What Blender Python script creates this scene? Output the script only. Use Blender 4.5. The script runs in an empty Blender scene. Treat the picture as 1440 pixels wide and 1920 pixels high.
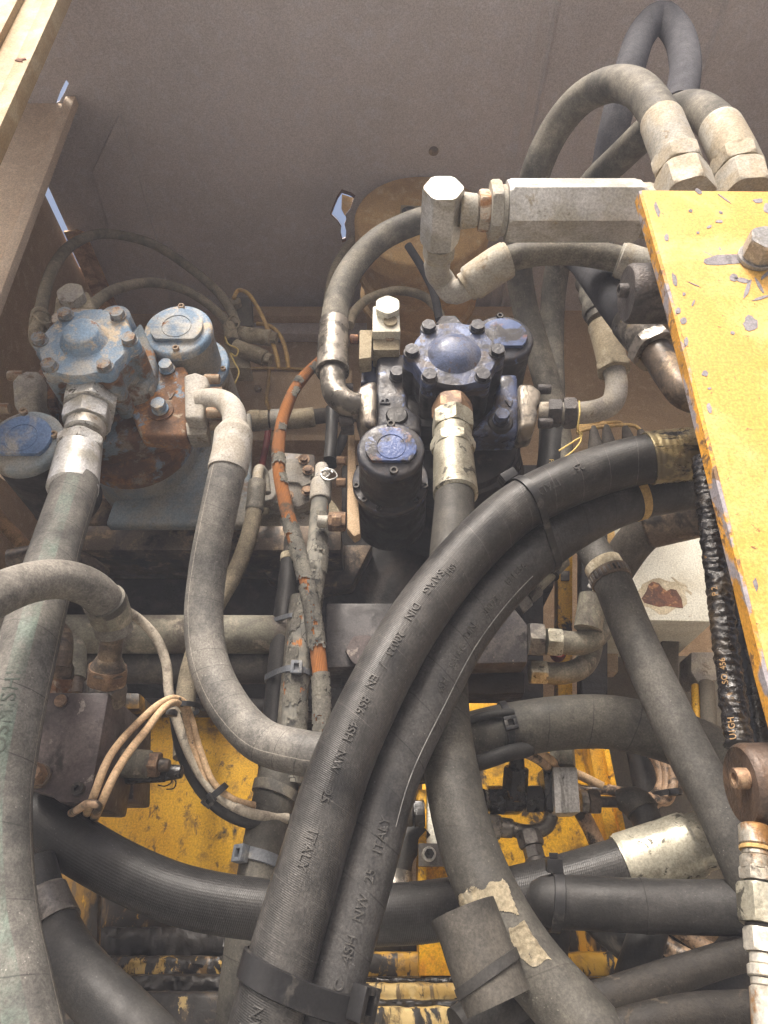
import bpy, bmesh, math, random
from mathutils import Vector, Matrix, noise
from mathutils.geometry import tessellate_polygon
random.seed(7)
sc = bpy.context.scene
COL = sc.collection
R = math.radians

# ---------------- camera ----------------
PITCH = 30.0
FPX, CX, CY = 1332.0, 720.0, 960.0          # focal length and centre measured on the 1440 x 1920 photograph
CAMZ = 1.55                                  # camera height above the ground
cam_d = bpy.data.cameras.new('camera')
cam = bpy.data.objects.new('camera', cam_d)
COL.objects.link(cam)
cam_d.sensor_fit = 'VERTICAL'
cam_d.sensor_height = 36.0
cam_d.lens = FPX / 1920.0 * 36.0
cam_d.clip_start, cam_d.clip_end = 0.02, 400
cam.location = (0, 0, CAMZ)
cam.rotation_euler = (R(90 + PITCH), 0, 0)
sc.camera = cam

# ---------------- light ----------------
SUN_EL, SUN_AZ = 52.0, 200.0                 # azimuth clockwise from +Y (north): behind the viewer, a bit to the left
world = bpy.data.worlds.new('World')
sc.world = world
world.use_nodes = True
wn = world.node_tree
bg = wn.nodes['Background']
sky = wn.nodes.new('ShaderNodeTexSky')
sky.sky_type = 'NISHITA'
sky.sun_disc = False
sky.sun_elevation = R(SUN_EL)
sky.sun_rotation = R(SUN_AZ)
sky.air_density, sky.dust_density, sky.ozone_density = 1.0, 10.0, 0.2
wn.links.new(sky.outputs[0], bg.inputs[0])
bg.inputs[1].default_value = 0.095
sun_d = bpy.data.lights.new('sun', 'SUN')
sun = bpy.data.objects.new('sun', sun_d)
COL.objects.link(sun)
sun_d.energy = 1.5
sun_d.angle = R(16)
sun_d.color = (1.0, 0.97, 0.93)
_a, _e = R(SUN_AZ), R(SUN_EL)
_to = Vector((math.sin(_a) * math.cos(_e), math.cos(_a) * math.cos(_e), math.sin(_e)))
sun.rotation_euler = _to.to_track_quat('Z', 'Y').to_euler()
sun.location = _to * 6
sc.view_settings.view_transform = 'Standard'
sc.view_settings.look = 'None'
sc.view_settings.exposure = 1.48
sc.view_settings.gamma = 1.0
sc.view_settings.use_curve_mapping = False
sc.render.engine = 'CYCLES'
sc.cycles.use_denoising = True
sc.cycles.max_bounces = 8
sc.cycles.diffuse_bounces = 5

# ---------------- measuring ----------------
_s, _c = math.sin(R(PITCH)), math.cos(R(PITCH))
UPX = Vector((1, 0, 0)); UPY = Vector((0, 1, 0)); UPZ = Vector((0, 0, 1))
def V(px, py, Y):
    """world point seen at photo pixel (px, py) at horizontal distance Y"""
    r, u = (px - CX) / FPX, (CY - py) / FPX
    d = Vector((r, _c - u * _s, _s + u * _c))
    return Vector((0, 0, CAMZ)) + d * (Y / d.y)
def dep(P):
    return P.y * _c + (P.z - CAMZ) * _s
def proj(P):
    z = P.z - CAMZ
    d = P.y * _c + z * _s
    return CX + FPX * P.x / d, CY - FPX * (z * _c - P.y * _s) / d
def m(px, P):
    """length in metres of px photo pixels at point P"""
    return px / FPX * dep(P)

# ---------------- mesh building ----------------
def frame(P, axis, up=None):
    z = axis.normalized()
    if up is None:
        up = UPZ if abs(z.z) < 0.9 else UPY
    x = up.cross(z)
    x = x.normalized() if x.length > 1e-6 else UPX.copy()
    y = z.cross(x)
    return Matrix(((x.x, y.x, z.x, P.x), (x.y, y.y, z.y, P.y), (x.z, y.z, z.z, P.z), (0, 0, 0, 1)))

ORG = {}
class MB:
    def __init__(s):
        s.bm = bmesh.new()
        s.uv = s.bm.loops.layers.uv.new('UVMap')
    def _merge(s, b2):
        me = bpy.data.meshes.new('t'); b2.to_mesh(me); b2.free()
        s.bm.from_mesh(me); bpy.data.meshes.remove(me)
    def rings(s, rings, uvs=None, cap0=True, cap1=True, closed=False):
        """rings: list of equal-length point loops"""
        n = len(rings[0])
        vs = [[s.bm.verts.new(p) for p in rg] for rg in rings]
        for i in range(len(vs) - 1 + (1 if closed else 0)):
            a, b = vs[i], vs[(i + 1) % len(vs)]
            for j in range(n):
                k = (j + 1) % n
                try: f = s.bm.faces.new((a[j], a[k], b[k], b[j]))
                except ValueError: continue
                f.smooth = True
                if uvs:
                    u0, u1 = j / n, (j + 1) / n
                    v0, v1 = uvs[i], uvs[(i + 1) % len(uvs)]
                    for lp, q in zip(f.loops, ((u0, v0), (u1, v0), (u1, v1), (u0, v1))): lp[s.uv].uv = q
        if not closed:
            for cap, rg, rev in ((cap0, vs[0], True), (cap1, vs[-1], False)):
                if cap:
                    try: f = s.bm.faces.new(rg[::-1] if rev else rg); f.smooth = True
                    except ValueError: pass
        return s
    def lathe(s, P, axis, prof, n=32, hexn=0, rot=0.0, up=None, cap0=True, cap1=True, wob=0.0):
        """prof: (distance along axis, radius); hexn=6 clips the round profile to a hexagon whose corner radius is given as third entry"""
        M = frame(P, axis, up)
        rgs = []
        for q in prof:
            t, r = q[0], q[1]
            rg = []
            for j in range(n):
                a = 2 * math.pi * j / n
                rr = r
                if hexn:
                    w = math.pi / hexn
                    hr = q[2] * math.cos(w) / math.cos(((a + 1e-9) % (2 * w)) - w)
                    rr = min(r, hr)
                if wob:
                    rr *= 1 + wob * noise.noise(Vector((math.cos(a) * 2 + t * 30, math.sin(a) * 2, P.x * 9)))
                rg.append(M @ Vector((rr * math.cos(a + rot), rr * math.sin(a + rot), t)))
            rgs.append(rg)
        return s.rings(rgs, [q[0] for q in prof], cap0, cap1)
    def cyl(s, P, Q, r0, r1=None, n=24, bev=None, **k):
        r1 = r0 if r1 is None else r1
        L = (Q - P).length
        b = min(r0, L) * 0.12 if bev is None else bev
        return s.lathe(P, Q - P, [(0, r0 - b), (b, r0), (L - b, r1), (L, r1 - b)], n, **k)
    def hexnut(s, P, Q, rc, rot=0.0, n=48, cham=0.93, **k):
        """rc = corner radius"""
        L = (Q - P).length
        h = min(L * 0.22, rc * 0.14)
        ra = rc * cham
        pr = [(0, ra * 0.985, rc), (h * 0.3, ra * 1.015, rc), (h * 0.65, rc * 0.975, rc), (h, rc * 1.01, rc), (L - h, rc * 1.01, rc), (L - h * 0.65, rc * 0.975, rc), (L - h * 0.3, ra * 1.015, rc), (L, ra * 0.985, rc)]
        return s.lathe(P, Q - P, pr, n, 6, rot, **k)
    def poly(s, pts, ext, bev=0.002, seg=2):
        """closed 3-D polygon extruded by the vector ext"""
        b = bmesh.new()
        a = [b.verts.new(p) for p in pts]
        c = [b.verts.new(p + ext) for p in pts]
        b.faces.new(a); b.faces.new(c[::-1])
        n = len(a)
        for i in range(n):
            b.faces.new((a[(i + 1) % n], a[i], c[i], c[(i + 1) % n]))
        bmesh.ops.recalc_face_normals(b, faces=b.faces)
        if bev > 0:
            bmesh.ops.bevel(b, geom=[e for e in b.edges if e.calc_face_angle(0) > 0.35], offset=bev, segments=seg, affect='EDGES', profile=0.6)
        s._merge(b)
        return s
    def slab(s, pxs, Y, d, bev=0.002, seg=2):
        """polygon outlined at photo pixels on the upright plane at distance Y, extruded d metres back"""
        return s.poly([V(x, y, Y) for x, y in pxs], Vector((0, d, 0)), bev, seg)
    def box(s, lo, hi, bev=0.002, seg=2):
        p = [Vector((lo[0], lo[1], lo[2])), Vector((hi[0], lo[1], lo[2])), Vector((hi[0], lo[1], hi[2])), Vector((lo[0], lo[1], hi[2]))]
        return s.poly(p, Vector((0, hi[1] - lo[1], 0)), bev, seg)
    def obox(s, P, M3, size, bev=0.001, seg=2):
        """box centred on P with axes = columns of M3"""
        x, y, z = (M3.col[0].to_3d() * size[0] / 2, M3.col[1].to_3d() * size[1] / 2, M3.col[2].to_3d() * size[2] / 2)
        return s.poly([P - x - y - z, P + x - y - z, P + x - y + z, P - x - y + z], y * 2, bev, seg)
    def tube(s, path, r, s0=0.0, s1=None, n=28, cap0=True, cap1=True, rf=None, wob=0.012, step=None, squash=None):
        s1 = path.L if s1 is None else s1
        cnt = max(2, int((s1 - s0) / (step or max(r * 0.35, 0.0015))) + 1)
        rgs, vv = [], []
        sd = r * 1000 + path.P[0].x * 17
        for i in range(cnt):
            t = s0 + (s1 - s0) * i / (cnt - 1)
            c, T, N, B = path.at(t)
            rr = r * (rf(t) if rf else 1)
            rg = []
            for j in range(n):
                a = 2 * math.pi * j / n
                q = rr * (1 + wob * noise.noise(Vector((math.cos(a) * 1.1 + sd, math.sin(a) * 1.1, t * 28))))
                rg.append(c + N * (q * math.cos(a)) + B * (q * math.sin(a)))
            rgs.append(rg); vv.append(t)
        return s.rings(rgs, vv, cap0, cap1)
    def obj(s, name, mat, parent=None, ang=38, origin=None):
        if parent is not None: o0 = ORG[parent.name]
        elif origin is not None: o0 = origin.copy()
        else:
            s.bm.verts.ensure_lookup_table()
            o0 = sum((v.co for v in s.bm.verts), Vector()) / max(1, len(s.bm.verts))
        bmesh.ops.recalc_face_normals(s.bm, faces=s.bm.faces)
        me = bpy.data.meshes.new(name)
        for v in s.bm.verts: v.co -= o0
        s.bm.to_mesh(me); s.bm.free()
        for p in me.polygons: p.use_smooth = True
        me.set_sharp_from_angle(angle=R(ang))
        me.materials.append(mat)
        o = bpy.data.objects.new(name, me)
        COL.objects.link(o)
        if parent is not None: o.parent = parent
        else: o.location = o0
        ORG[o.name] = o0
        return o

class Path:
    def __init__(s, pts, sub=14):
        P = [Vector(p) for p in pts]
        if len(P) == 2: P = [P[0], P[0].lerp(P[1], .33), P[0].lerp(P[1], .67), P[1]]
        E = [P[0] * 2 - P[1]] + P + [P[-1] * 2 - P[-2]]
        out = []
        for i in range(1, len(E) - 2):
            p0, p1, p2, p3 = E[i - 1], E[i], E[i + 1], E[i + 2]
            t0 = 0; t1 = t0 + max((p1 - p0).length, 1e-5) ** .5; t2 = t1 + max((p2 - p1).length, 1e-5) ** .5; t3 = t2 + max((p3 - p2).length, 1e-5) ** .5
            for k in range(sub):
                t = t1 + (t2 - t1) * k / sub
                a1 = p0 * ((t1 - t) / (t1 - t0)) + p1 * ((t - t0) / (t1 - t0))
                a2 = p1 * ((t2 - t) / (t2 - t1)) + p2 * ((t - t1) / (t2 - t1))
                a3 = p2 * ((t3 - t) / (t3 - t2)) + p3 * ((t - t2) / (t3 - t2))
                b1 = a1 * ((t2 - t) / (t2 - t0)) + a2 * ((t - t0) / (t2 - t0))
                b2 = a2 * ((t3 - t) / (t3 - t1)) + a3 * ((t - t1) / (t3 - t1))
                out.append(b1 * ((t2 - t) / (t2 - t1)) + b2 * ((t - t1) / (t2 - t1)))
        out.append(P[-1].copy())
        for _ in range(3):                      # ease the kinks
            q = [out[0]] + [(out[i - 1] + out[i] * 2 + out[i + 1]) / 4 for i in range(1, len(out) - 1)] + [out[-1]]
            out = q
        s.P = out
        s.S = [0.0]
        for i in range(1, len(out)): s.S.append(s.S[-1] + (out[i] - out[i - 1]).length)
        s.L = s.S[-1]
        s.T = []
        for i in range(len(out)):
            a, b = out[max(0, i - 1)], out[min(len(out) - 1, i + 1)]
            s.T.append((b - a).normalized())
        n0 = (-UPY - s.T[0] * (-UPY).dot(s.T[0]))
        if n0.length < 0.15: n0 = UPZ - s.T[0] * UPZ.dot(s.T[0])
        s.N = [n0.normalized()]
        for i in range(1, len(out)):
            n = s.N[-1] - s.T[i] * s.N[-1].dot(s.T[i])
            s.N.append(n.normalized())
    def at(s, t):
        t = min(max(t, 0), s.L)
        lo, hi = 0, len(s.S) - 1
        while hi - lo > 1:
            mid = (lo + hi) // 2
            if s.S[mid] <= t: lo = mid
            else: hi = mid
        f = (t - s.S[lo]) / max(1e-9, s.S[hi] - s.S[lo])
        T = s.T[lo].lerp(s.T[hi], f).normalized()
        N = s.N[lo].lerp(s.N[hi], f); N = (N - T * N.dot(T)).normalized()
        return s.P[lo].lerp(s.P[hi], f), T, N, T.cross(N)
    def s_at(s, px, py):
        best, bs = 1e18, 0
        for P, t in zip(s.P, s.S):
            x, y = proj(P)
            d = (x - px) ** 2 + (y - py) ** 2
            if d < best: best, bs = d, t
        return bs
    def phi_at(s, px, py, r):
        """(s, angle) of the surface point facing the camera nearest to that photo pixel"""
        s0 = s.s_at(px, py)
        best, res = 1e18, (s0, 0)
        for ds in (-1.2, -.9, -.6, -.3, 0, .3, .6, .9, 1.2):
            c, T, N, B = s.at(s0 + ds * r)
            for k in range(90):
                a = 2 * math.pi * k / 90
                n = N * math.cos(a) + B * math.sin(a)
                q = c + n * r
                if n.dot(Vector((0, 0, CAMZ)) - q) <= 0: continue
                x, y = proj(q)
                d = (x - px) ** 2 + (y - py) ** 2
                if d < best: best, res = d, (s0 + ds * r, a)
        return res
def PX(*pts): return Path([V(*p) for p in pts])

def tag(o, label, cat, group=None, kind=None):
    if label: o['label'] = label
    if cat: o['category'] = cat
    if group: o['group'] = group
    if kind: o['kind'] = kind
    return o
def thing(name, P, label, cat, group=None):
    o = bpy.data.objects.new(name, None)
    o.empty_display_size = 0.03
    COL.objects.link(o); o.location = P
    ORG[o.name] = P.copy()
    return tag(o, label, cat, group)
def put(src, name, parent, P, axis, up=None, scale=1.0):
    """a part that shares the mesh data of src; local z of the mesh turned to axis"""
    o = src.copy() if isinstance(src, bpy.types.Object) else bpy.data.objects.new(name, src)
    o.name = name
    COL.objects.link(o)
    M = frame(Vector(), axis, up)
    if parent is not None:
        o.parent = parent; P = P - ORG[parent.name]
    o.matrix_local = Matrix.Translation(P) @ M @ Matrix.Scale(scale, 4)
    ORG[o.name] = P + (ORG[parent.name] if parent is not None else Vector())
    return o
def meshdata(mb, name, mat, ang=38):
    bmesh.ops.recalc_face_normals(mb.bm, faces=mb.bm.faces)
    me = bpy.data.meshes.new(name)
    mb.bm.to_mesh(me); mb.bm.free()
    for p in me.polygons: p.use_smooth = True
    me.set_sharp_from_angle(angle=R(ang))
    me.materials.append(mat)
    return me
def text_mesh(txt, size, ext, spacing=1.0, bold=0.0):
    cu = bpy.data.curves.new('t', 'FONT')
    cu.body = txt; cu.size = size; cu.extrude = ext; cu.space_character = spacing
    cu.align_x = 'CENTER'; cu.align_y = 'CENTER'; cu.offset = bold
    o = bpy.data.objects.new('t', cu); COL.objects.link(o)
    dg = bpy.context.evaluated_depsgraph_get(); dg.update()
    me = bpy.data.meshes.new_from_object(o.evaluated_get(dg))
    bpy.data.objects.remove(o); bpy.data.curves.remove(cu)
    return me
def hose_text(parent, path, r, txt, px, py, size, mat, dirn=1, ext=0.0005, spacing=1.0, bold=0.0):
    s0, a0 = path.phi_at(px, py, r)
    me = text_mesh(txt, size, ext, spacing, bold)
    o0 = ORG[parent.name]
    for v in me.vertices:
        x, y, z = v.co
        c, T, N, B = path.at(s0 + dirn * x)
        a = a0 - dirn * y / r
        v.co = c + (N * math.cos(a) + B * math.sin(a)) * (r * 1.006 + z) - o0
    me.materials.clear(); me.materials.append(mat)
    me.name = 'lettering'
    o = bpy.data.objects.new('lettering', me); COL.objects.link(o); o.parent = parent
    ORG[o.name] = o0
    return o
def flat_text(parent, txt, P, xdir, ydir, size, mat, ext=0.0006, name='lettering'):
    me = text_mesh(txt, size, ext)
    o0 = ORG[parent.name]; zd = xdir.cross(ydir)
    for v in me.vertices:
        x, y, z = v.co
        v.co = P + xdir * x + ydir * y + zd * z - o0
    me.materials.clear(); me.materials.append(mat); me.name = name
    o = bpy.data.objects.new(name, me); COL.objects.link(o); o.parent = parent
    ORG[o.name] = o0
    return o

# ---------------- materials ----------------
class NT:
    def __init__(s, name):
        s.m = bpy.data.materials.new(name); s.m.use_nodes = True
        s.t = s.m.node_tree; s.b = s.t.nodes['Principled BSDF']
        s.tc = s.t.nodes.new('ShaderNodeTexCoord')
    def n(s, typ, **k):
        q = s.t.nodes.new(typ)
        for a, b in k.items(): setattr(q, a, b)
        return q
    def l(s, a, b): s.t.links.new(a, b)
    def coord(s, stretch=None, src='Object', off=0.0):
        mp = s.n('ShaderNodeMapping')
        s.l(s.tc.outputs[src], mp.inputs[0])
        if stretch: mp.inputs['Scale'].default_value = stretch
        mp.inputs['Location'].default_value = (off, off * 1.7, off * .6)
        return mp.outputs[0]
    def noise(s, scale, detail=5, rough=.6, co=None, dist=0.0):
        q = s.n('ShaderNodeTexNoise')
        s.l(co or s.tc.outputs['Object'], q.inputs['Vector'])
        q.inputs['Scale'].default_value = scale; q.inputs['Detail'].default_value = detail
        q.inputs['Roughness'].default_value = rough; q.inputs['Distortion'].default_value = dist
        return q.outputs[0]
    def vor(s, scale, co=None, feature='F1', out=0):
        q = s.n('ShaderNodeTexVoronoi', feature=feature)
        s.l(co or s.tc.outputs['Object'], q.inputs['Vector']); q.inputs['Scale'].default_value = scale
        return q.outputs[out]
    def step(s, v, lo, hi, a=0.0, b=1.0):
        q = s.n('ShaderNodeMapRange', interpolation_type='SMOOTHSTEP')
        s.l(v, q.inputs[0]); q.inputs[1].default_value = lo; q.inputs[2].default_value = hi
        q.inputs[3].default_value = a; q.inputs[4].default_value = b
        return q.outputs[0]
    def math(s, op, a, b=None, c=None):
        q = s.n('ShaderNodeMath', operation=op)
        for i, x in enumerate((a, b, c)):
            if x is None: continue
            if isinstance(x, (int, float)): q.inputs[i].default_value = x
            else: s.l(x, q.inputs[i])
        return q.outputs[0]
    def mix(s, f, a, b):
        q = s.n('ShaderNodeMix', data_type='RGBA')
        for i, x in ((0, f), (6, a), (7, b)):
            if isinstance(x, (int, float)): q.inputs[i].default_value = x
            elif isinstance(x, tuple): q.inputs[i].default_value = (*x, 1)
            else: s.l(x, q.inputs[i])
        return q.outputs[2]
    def bump(s, h, strength, dist=0.001, prev=None):
        q = s.n('ShaderNodeBump'); q.inputs['Strength'].default_value = strength; q.inputs['Distance'].default_value = dist
        s.l(h, q.inputs['Height'])
        if prev is not None: s.l(prev, q.inputs['Normal'])
        return q.outputs[0]
    def grain(s, col, scale, lo, hi, co=None):
        g = s.step(s.noise(scale, 4, .75, co), .30, .70, lo, hi)
        q = s.n('ShaderNodeVectorMath', operation='SCALE'); s.l(col, q.inputs[0]); s.l(g, q.inputs['Scale'])
        return q.outputs[0]
    def out(s, col, rough, metal=0.0, nrm=None, spec=None, coat=None):
        for k, v in (('Base Color', col), ('Roughness', rough), ('Metallic', metal)):
            if isinstance(v, tuple): s.b.inputs[k].default_value = (*v, 1)
            elif isinstance(v, (int, float)): s.b.inputs[k].default_value = v
            else: s.l(v, s.b.inputs[k])
        if nrm is not None: s.l(nrm, s.b.inputs['Normal'])
        if spec is not None: s.b.inputs['Specular IOR Level'].default_value = spec
        if coat: s.b.inputs['Coat Weight'].default_value = coat; s.b.inputs['Coat Roughness'].default_value = 0.15
        return s.m

def weather(name, base, layers=(), rough=.6, rvar=.2, metal=0.0, bump=.3, bsc=220, bdist=.0008, spec=.4, coat=None, tint=.25, tsc=14):
    """base colour varied by a broad noise, then layers (colour, amount 0..1, scale, softness, stretch, metal?) mixed over it"""
    t = NT(name)
    k = t.noise(tsc, 4, .6)
    dk = tuple(c * (1 - tint) for c in base); lt = tuple(min(1, c * (1 + tint)) for c in base)
    col = t.mix(t.step(k, .3, .7), dk, lt)
    rr = t.step(t.noise(tsc * 3, 5, .65), .3, .7, max(.04, rough - rvar / 2), min(1, rough + rvar / 2))
    nr, mt = None, metal
    h = t.noise(bsc, 4, .6)
    nr = t.bump(h, bump, bdist)
    for i, ly in enumerate(layers):
        c, amt, scale, soft = ly[:4]
        st = ly[4] if len(ly) > 4 else None
        nv = t.noise(scale, 9, .68, t.coord(st, off=3.1 * i + 1.3), .4)
        th = .70 - .40 * amt
        f = t.step(nv, th - soft, th + soft)
        col = t.mix(f, col, c)
        lr = ly[5] if len(ly) > 5 else None
        if lr is not None:
            q = t.n('ShaderNodeMix'); t.l(f, q.inputs[0]); t.l(rr, q.inputs[2]); q.inputs[3].default_value = lr
            rr = q.outputs[0]
        if metal and len(ly) > 6:
            mt = t.math('MULTIPLY', t.math('SUBTRACT', 1.0, f), mt)
        nr = t.bump(f, .25, .0006, nr)
    col = t.grain(col, 420, .74, 1.26)
    return t.out(col, rr, mt, nr, spec, coat)

def hosemat(name, base, dust, amt=.5, rough=.72, ring=None, fab=None, stripe=None, scuff=.3, layers=(), bump=.25, line=None, dsc=9):
    """rubber: dust in patches, moulded hoops (spacing, slant, width, colour), fabric print (pitch), coloured stripe (u0, u1, colour, v0, v1), lay line (u, colour)"""
    t = NT(name)
    k = t.noise(dsc, 8, .7)
    th = .70 - .40 * amt
    col = t.mix(t.step(k, th - .16, th + .16), base, dust)
    f2 = t.noise(140, 6, .7)
    col = t.mix(t.step(f2, .60, .76, 0, scuff), col, tuple(min(1, c * 1.6 + .04) for c in dust))
    f3 = t.noise(60, 5, .6, t.coord(off=5))
    col = t.mix(t.step(f3, .58, .75, 0, .55), col, tuple(c * .5 for c in base))
    wh = t.step(t.vor(260, t.coord(off=2)), .10, .16, .45, 0)           # grit specks
    pk = t.step(t.noise(33, 3, .5, t.coord(off=9)), .52, .6)
    col = t.mix(t.math('MULTIPLY', wh, pk), col, tuple(min(1, c * 2.2 + .03) for c in dust))
    sep = t.n('ShaderNodeSeparateXYZ'); t.l(t.tc.outputs['UV'], sep.inputs[0])
    u, v = sep.outputs[0], sep.outputs[1]
    nr = t.bump(t.noise(330, 6, .7), bump * 1.6, .0008)
    wv = t.math('SUBTRACT', t.noise(40, 2), .5)
    if fab:
        a = t.math('SINE', t.math('MULTIPLY', t.math('ADD', v, t.math('MULTIPLY', u, .03)), 6.283 / fab))
        b = t.math('SINE', t.math('MULTIPLY', u, 6.283 * 60))
        nr = t.bump(t.math('ADD', a, t.math('MULTIPLY', b, .35)), .22, .0004, nr)
    if ring:
        sp, sl, wd, rc = ring
        w = t.math('ADD', t.math('ADD', v, t.math('MULTIPLY', t.math('SINE', t.math('MULTIPLY', u, 6.283)), sl)), t.math('MULTIPLY', wv, .003))
        d = t.math('ABSOLUTE', t.math('SUBTRACT', t.math('FRACT', t.math('DIVIDE', w, sp)), .5))
        g = t.step(d, 0, wd / sp, 1, 0)
        br = t.step(t.noise(25, 3, .5, t.coord(off=7)), .35, .55, .25, 1)
        g = t.math('MULTIPLY', g, br)
        col = t.mix(t.math('MULTIPLY', g, .8), col, rc)
        nr = t.bump(g, -.5, .0008, nr)
    if line:
        for uu, lc in line:
            d = t.math('ABSOLUTE', t.math('SUBTRACT', u, t.math('ADD', uu, t.math('MULTIPLY', wv, .012))))
            g = t.step(d, .0015, .005, 1, 0)
            col = t.mix(t.math('MULTIPLY', g, .7), col, lc)
    if stripe:
        u0, u1, scol, v0, v1 = stripe
        g = t.math('MULTIPLY', t.step(u, u0 - .003, u0 + .003), t.step(u, u1 - .003, u1 + .003, 1, 0))
        g = t.math('MULTIPLY', g, t.math('MULTIPLY', t.step(v, v0, v0 + .01), t.step(v, v1, v1 + .02, 1, 0)))
        g = t.math('MULTIPLY', g, t.step(t.noise(22, 6, .7, t.coord(off=4)), .36, .68, .05, .6))
        col = t.mix(g, col, scol)
    for i, ly in enumerate(layers):
        c, am, scale, soft, st = ly
        nv = t.noise(scale, 8, .65, t.coord(st, off=3.1 * i + 1.3), .5)
        th = .70 - .40 * am
        f = t.step(nv, th - soft, th + soft)
        col = t.mix(f, col, c); nr = t.bump(f, .5, .0012, nr)
    col = t.grain(col, 520, .68, 1.32)
    col = t.grain(col, 90, .84, 1.16, t.coord(off=11))
    rr = t.step(t.noise(30, 5, .6), .3, .7, rough - .12, min(1, rough + .12))
    return t.out(col, rr, 0, nr, .35)

def oily(name, base, mottle, rough=.28, bump=.6, bsc=140, layers=(), amt=.4, metal=0.0, stretch=None):
    """greasy coat: wet low roughness with lumps, dry patches"""
    t = NT(name)
    k = t.noise(30, 7, .65)
    th = .70 - .40 * amt
    col = t.mix(t.step(k, th - .06, th + .06), base, mottle)  # patches of a second tone scattered by noise
    for i, ly in enumerate(layers):
        c, am, scale, soft = ly[:4]
        st = ly[4] if len(ly) > 4 else None
        nv = t.noise(scale, 8, .66, t.coord(st, off=2.7 * i + 1.9), .5)
        th = .70 - .40 * am
        col = t.mix(t.step(nv, th - soft, th + soft), col, c)
    co = t.coord(stretch) if stretch else None
    h = t.math('ADD', t.noise(bsc, 5, .6, co, .8), t.math('MULTIPLY', t.noise(bsc * .3, 3, .5, co), .8))
    rr = t.step(t.noise(45, 6, .7), .38, .66, rough, min(1, rough + .35))
    return t.out(col, rr, metal, t.bump(h, bump, .0016), .5)

M = {}
DUST = (.34, .30, .24)
# rubber
M['hose_front'] = hosemat('rubber_front_black', (.017, .017, .017), (.085, .081, .076), .36, .42, ring=(.030, .006, .0006, (.10, .095, .09)), fab=.0013, scuff=.35, dsc=7, line=((.30, (.012, .012, .012)), (.70, (.012, .012, .012))))
M['hose_second'] = hosemat('rubber_front_grey', (.024, .024, .025), (.092, .089, .086), .40, .48, ring=(.034, .008, .0008, (.014, .014, .014)), scuff=.3, dsc=7, line=((.30, (.012, .012, .012)), (.12, (.35, .34, .32))))
M['hose_left'] = hosemat('rubber_left_dusty', (.056, .054, .050), (.165, .156, .138), .54, .66, ring=(.052, .008, .0008, (.03, .028, .026)), stripe=(.905, .999, (.125, .185, .15), 0, 2), scuff=.35, line=((.75, (.30, .27, .22)),))
M['hose_pale'] = hosemat('rubber_pale_dusty', (.085, .083, .079), (.225, .213, .19), .56, .66, ring=(.021, .004, .0006, (.05, .047, .043)), scuff=.35, line=((.1, (.44, .41, .36)), (.22, (.14, .13, .12)), (.9, (.14, .13, .12))), dsc=14)
M['hose_mid'] = hosemat('rubber_centre_worn', (.038, .036, .032), (.098, .092, .078), .46, .64, ring=(.052, .010, .0008, (.035, .03, .025)), scuff=.4)
M['hose_big'] = hosemat('rubber_black_ribbed', (.013, .013, .013), (.048, .046, .044), .40, .42, fab=.0017, scuff=.12, dsc=6, bump=.15)
M['hose_sleeve'] = hosemat('rubber_sleeve_dark', (.014, .014, .014), (.042, .040, .038), .45, .5, scuff=.3)
M['hose_diag'] = hosemat('rubber_diagonal_dusty', (.046, .044, .040), (.112, .105, .093), .52, .66, scuff=.35)
M['hose_back'] = hosemat('rubber_arched_mossy', (.038, .036, .031), (.115, .106, .087), .46, .64, ring=(.045, .006, .0009, (.02, .018, .015)), scuff=.3)
M['hose_loop'] = hosemat('rubber_loop_pale', (.095, .088, .077), (.225, .21, .183), .56, .68, scuff=.25, dsc=14)
M['hose_top'] = hosemat('rubber_top_grey', (.12, .115, .106), (.28, .265, .235), .5, .85, ring=(.2, .0, .0012, (.03, .03, .03)), scuff=.2)
M['hose_tan'] = hosemat('rubber_tan_dust', (.070, .066, .056), (.20, .184, .15), .46, .7, scuff=.2, dsc=16)
M['hose_dark'] = hosemat('rubber_dark', (.018, .018, .018), (.045, .043, .04), .4, .55, scuff=.1)
M['hose_sleeve2'] = hosemat('rubber_split_sleeve', (.034, .032, .029), (.085, .077, .065), .42, .75, scuff=.3)
M['hose_greasy'] = hosemat('rubber_greasy', (.012, .011, .010), (.040, .034, .027), .42, .55, scuff=.2, bump=.8, layers=[((.085, .07, .05), .16, 60, .04, (1, 1, .5))])
M['hose_shade'] = hosemat('rubber_blue_black', (.030, .031, .036), (.05, .05, .055), .4, .9, scuff=.05)
M['hose_small'] = hosemat('rubber_small_dusty', (.10, .085, .06), (.24, .205, .145), .6, .9, scuff=.3)
M['hose_dim'] = hosemat('rubber_rear_brown', (.045, .040, .035), (.105, .092, .075), .5, .8, scuff=.2)
def braidmat(name):
    t = NT(name)
    sep = t.n('ShaderNodeSeparateXYZ'); t.l(t.tc.outputs['UV'], sep.inputs[0])
    u, v = sep.outputs[0], sep.outputs[1]
    a = t.math('SINE', t.math('ADD', t.math('MULTIPLY', v, 2600), t.math('MULTIPLY', u, 6.2832 * 14)))
    b = t.math('SINE', t.math('SUBTRACT', t.math('MULTIPLY', v, 2600), t.math('MULTIPLY', u, 6.2832 * 14)))
    w = t.math('MULTIPLY', a, b)
    col = t.mix(t.step(w, -.5, .6), (.17, .065, .022), (.50, .205, .065))
    col = t.mix(t.step(t.noise(40, 6, .65), .40, .65), col, (.26, .115, .05))
    col = t.mix(t.step(t.noise(26, 6, .65, t.coord(off=3)), .55, .66), col, (.10, .075, .055))
    return t.out(col, .92, 0, t.bump(w, .7, .0008, t.bump(t.noise(160, 5, .7), .6, .001)), .2)
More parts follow.
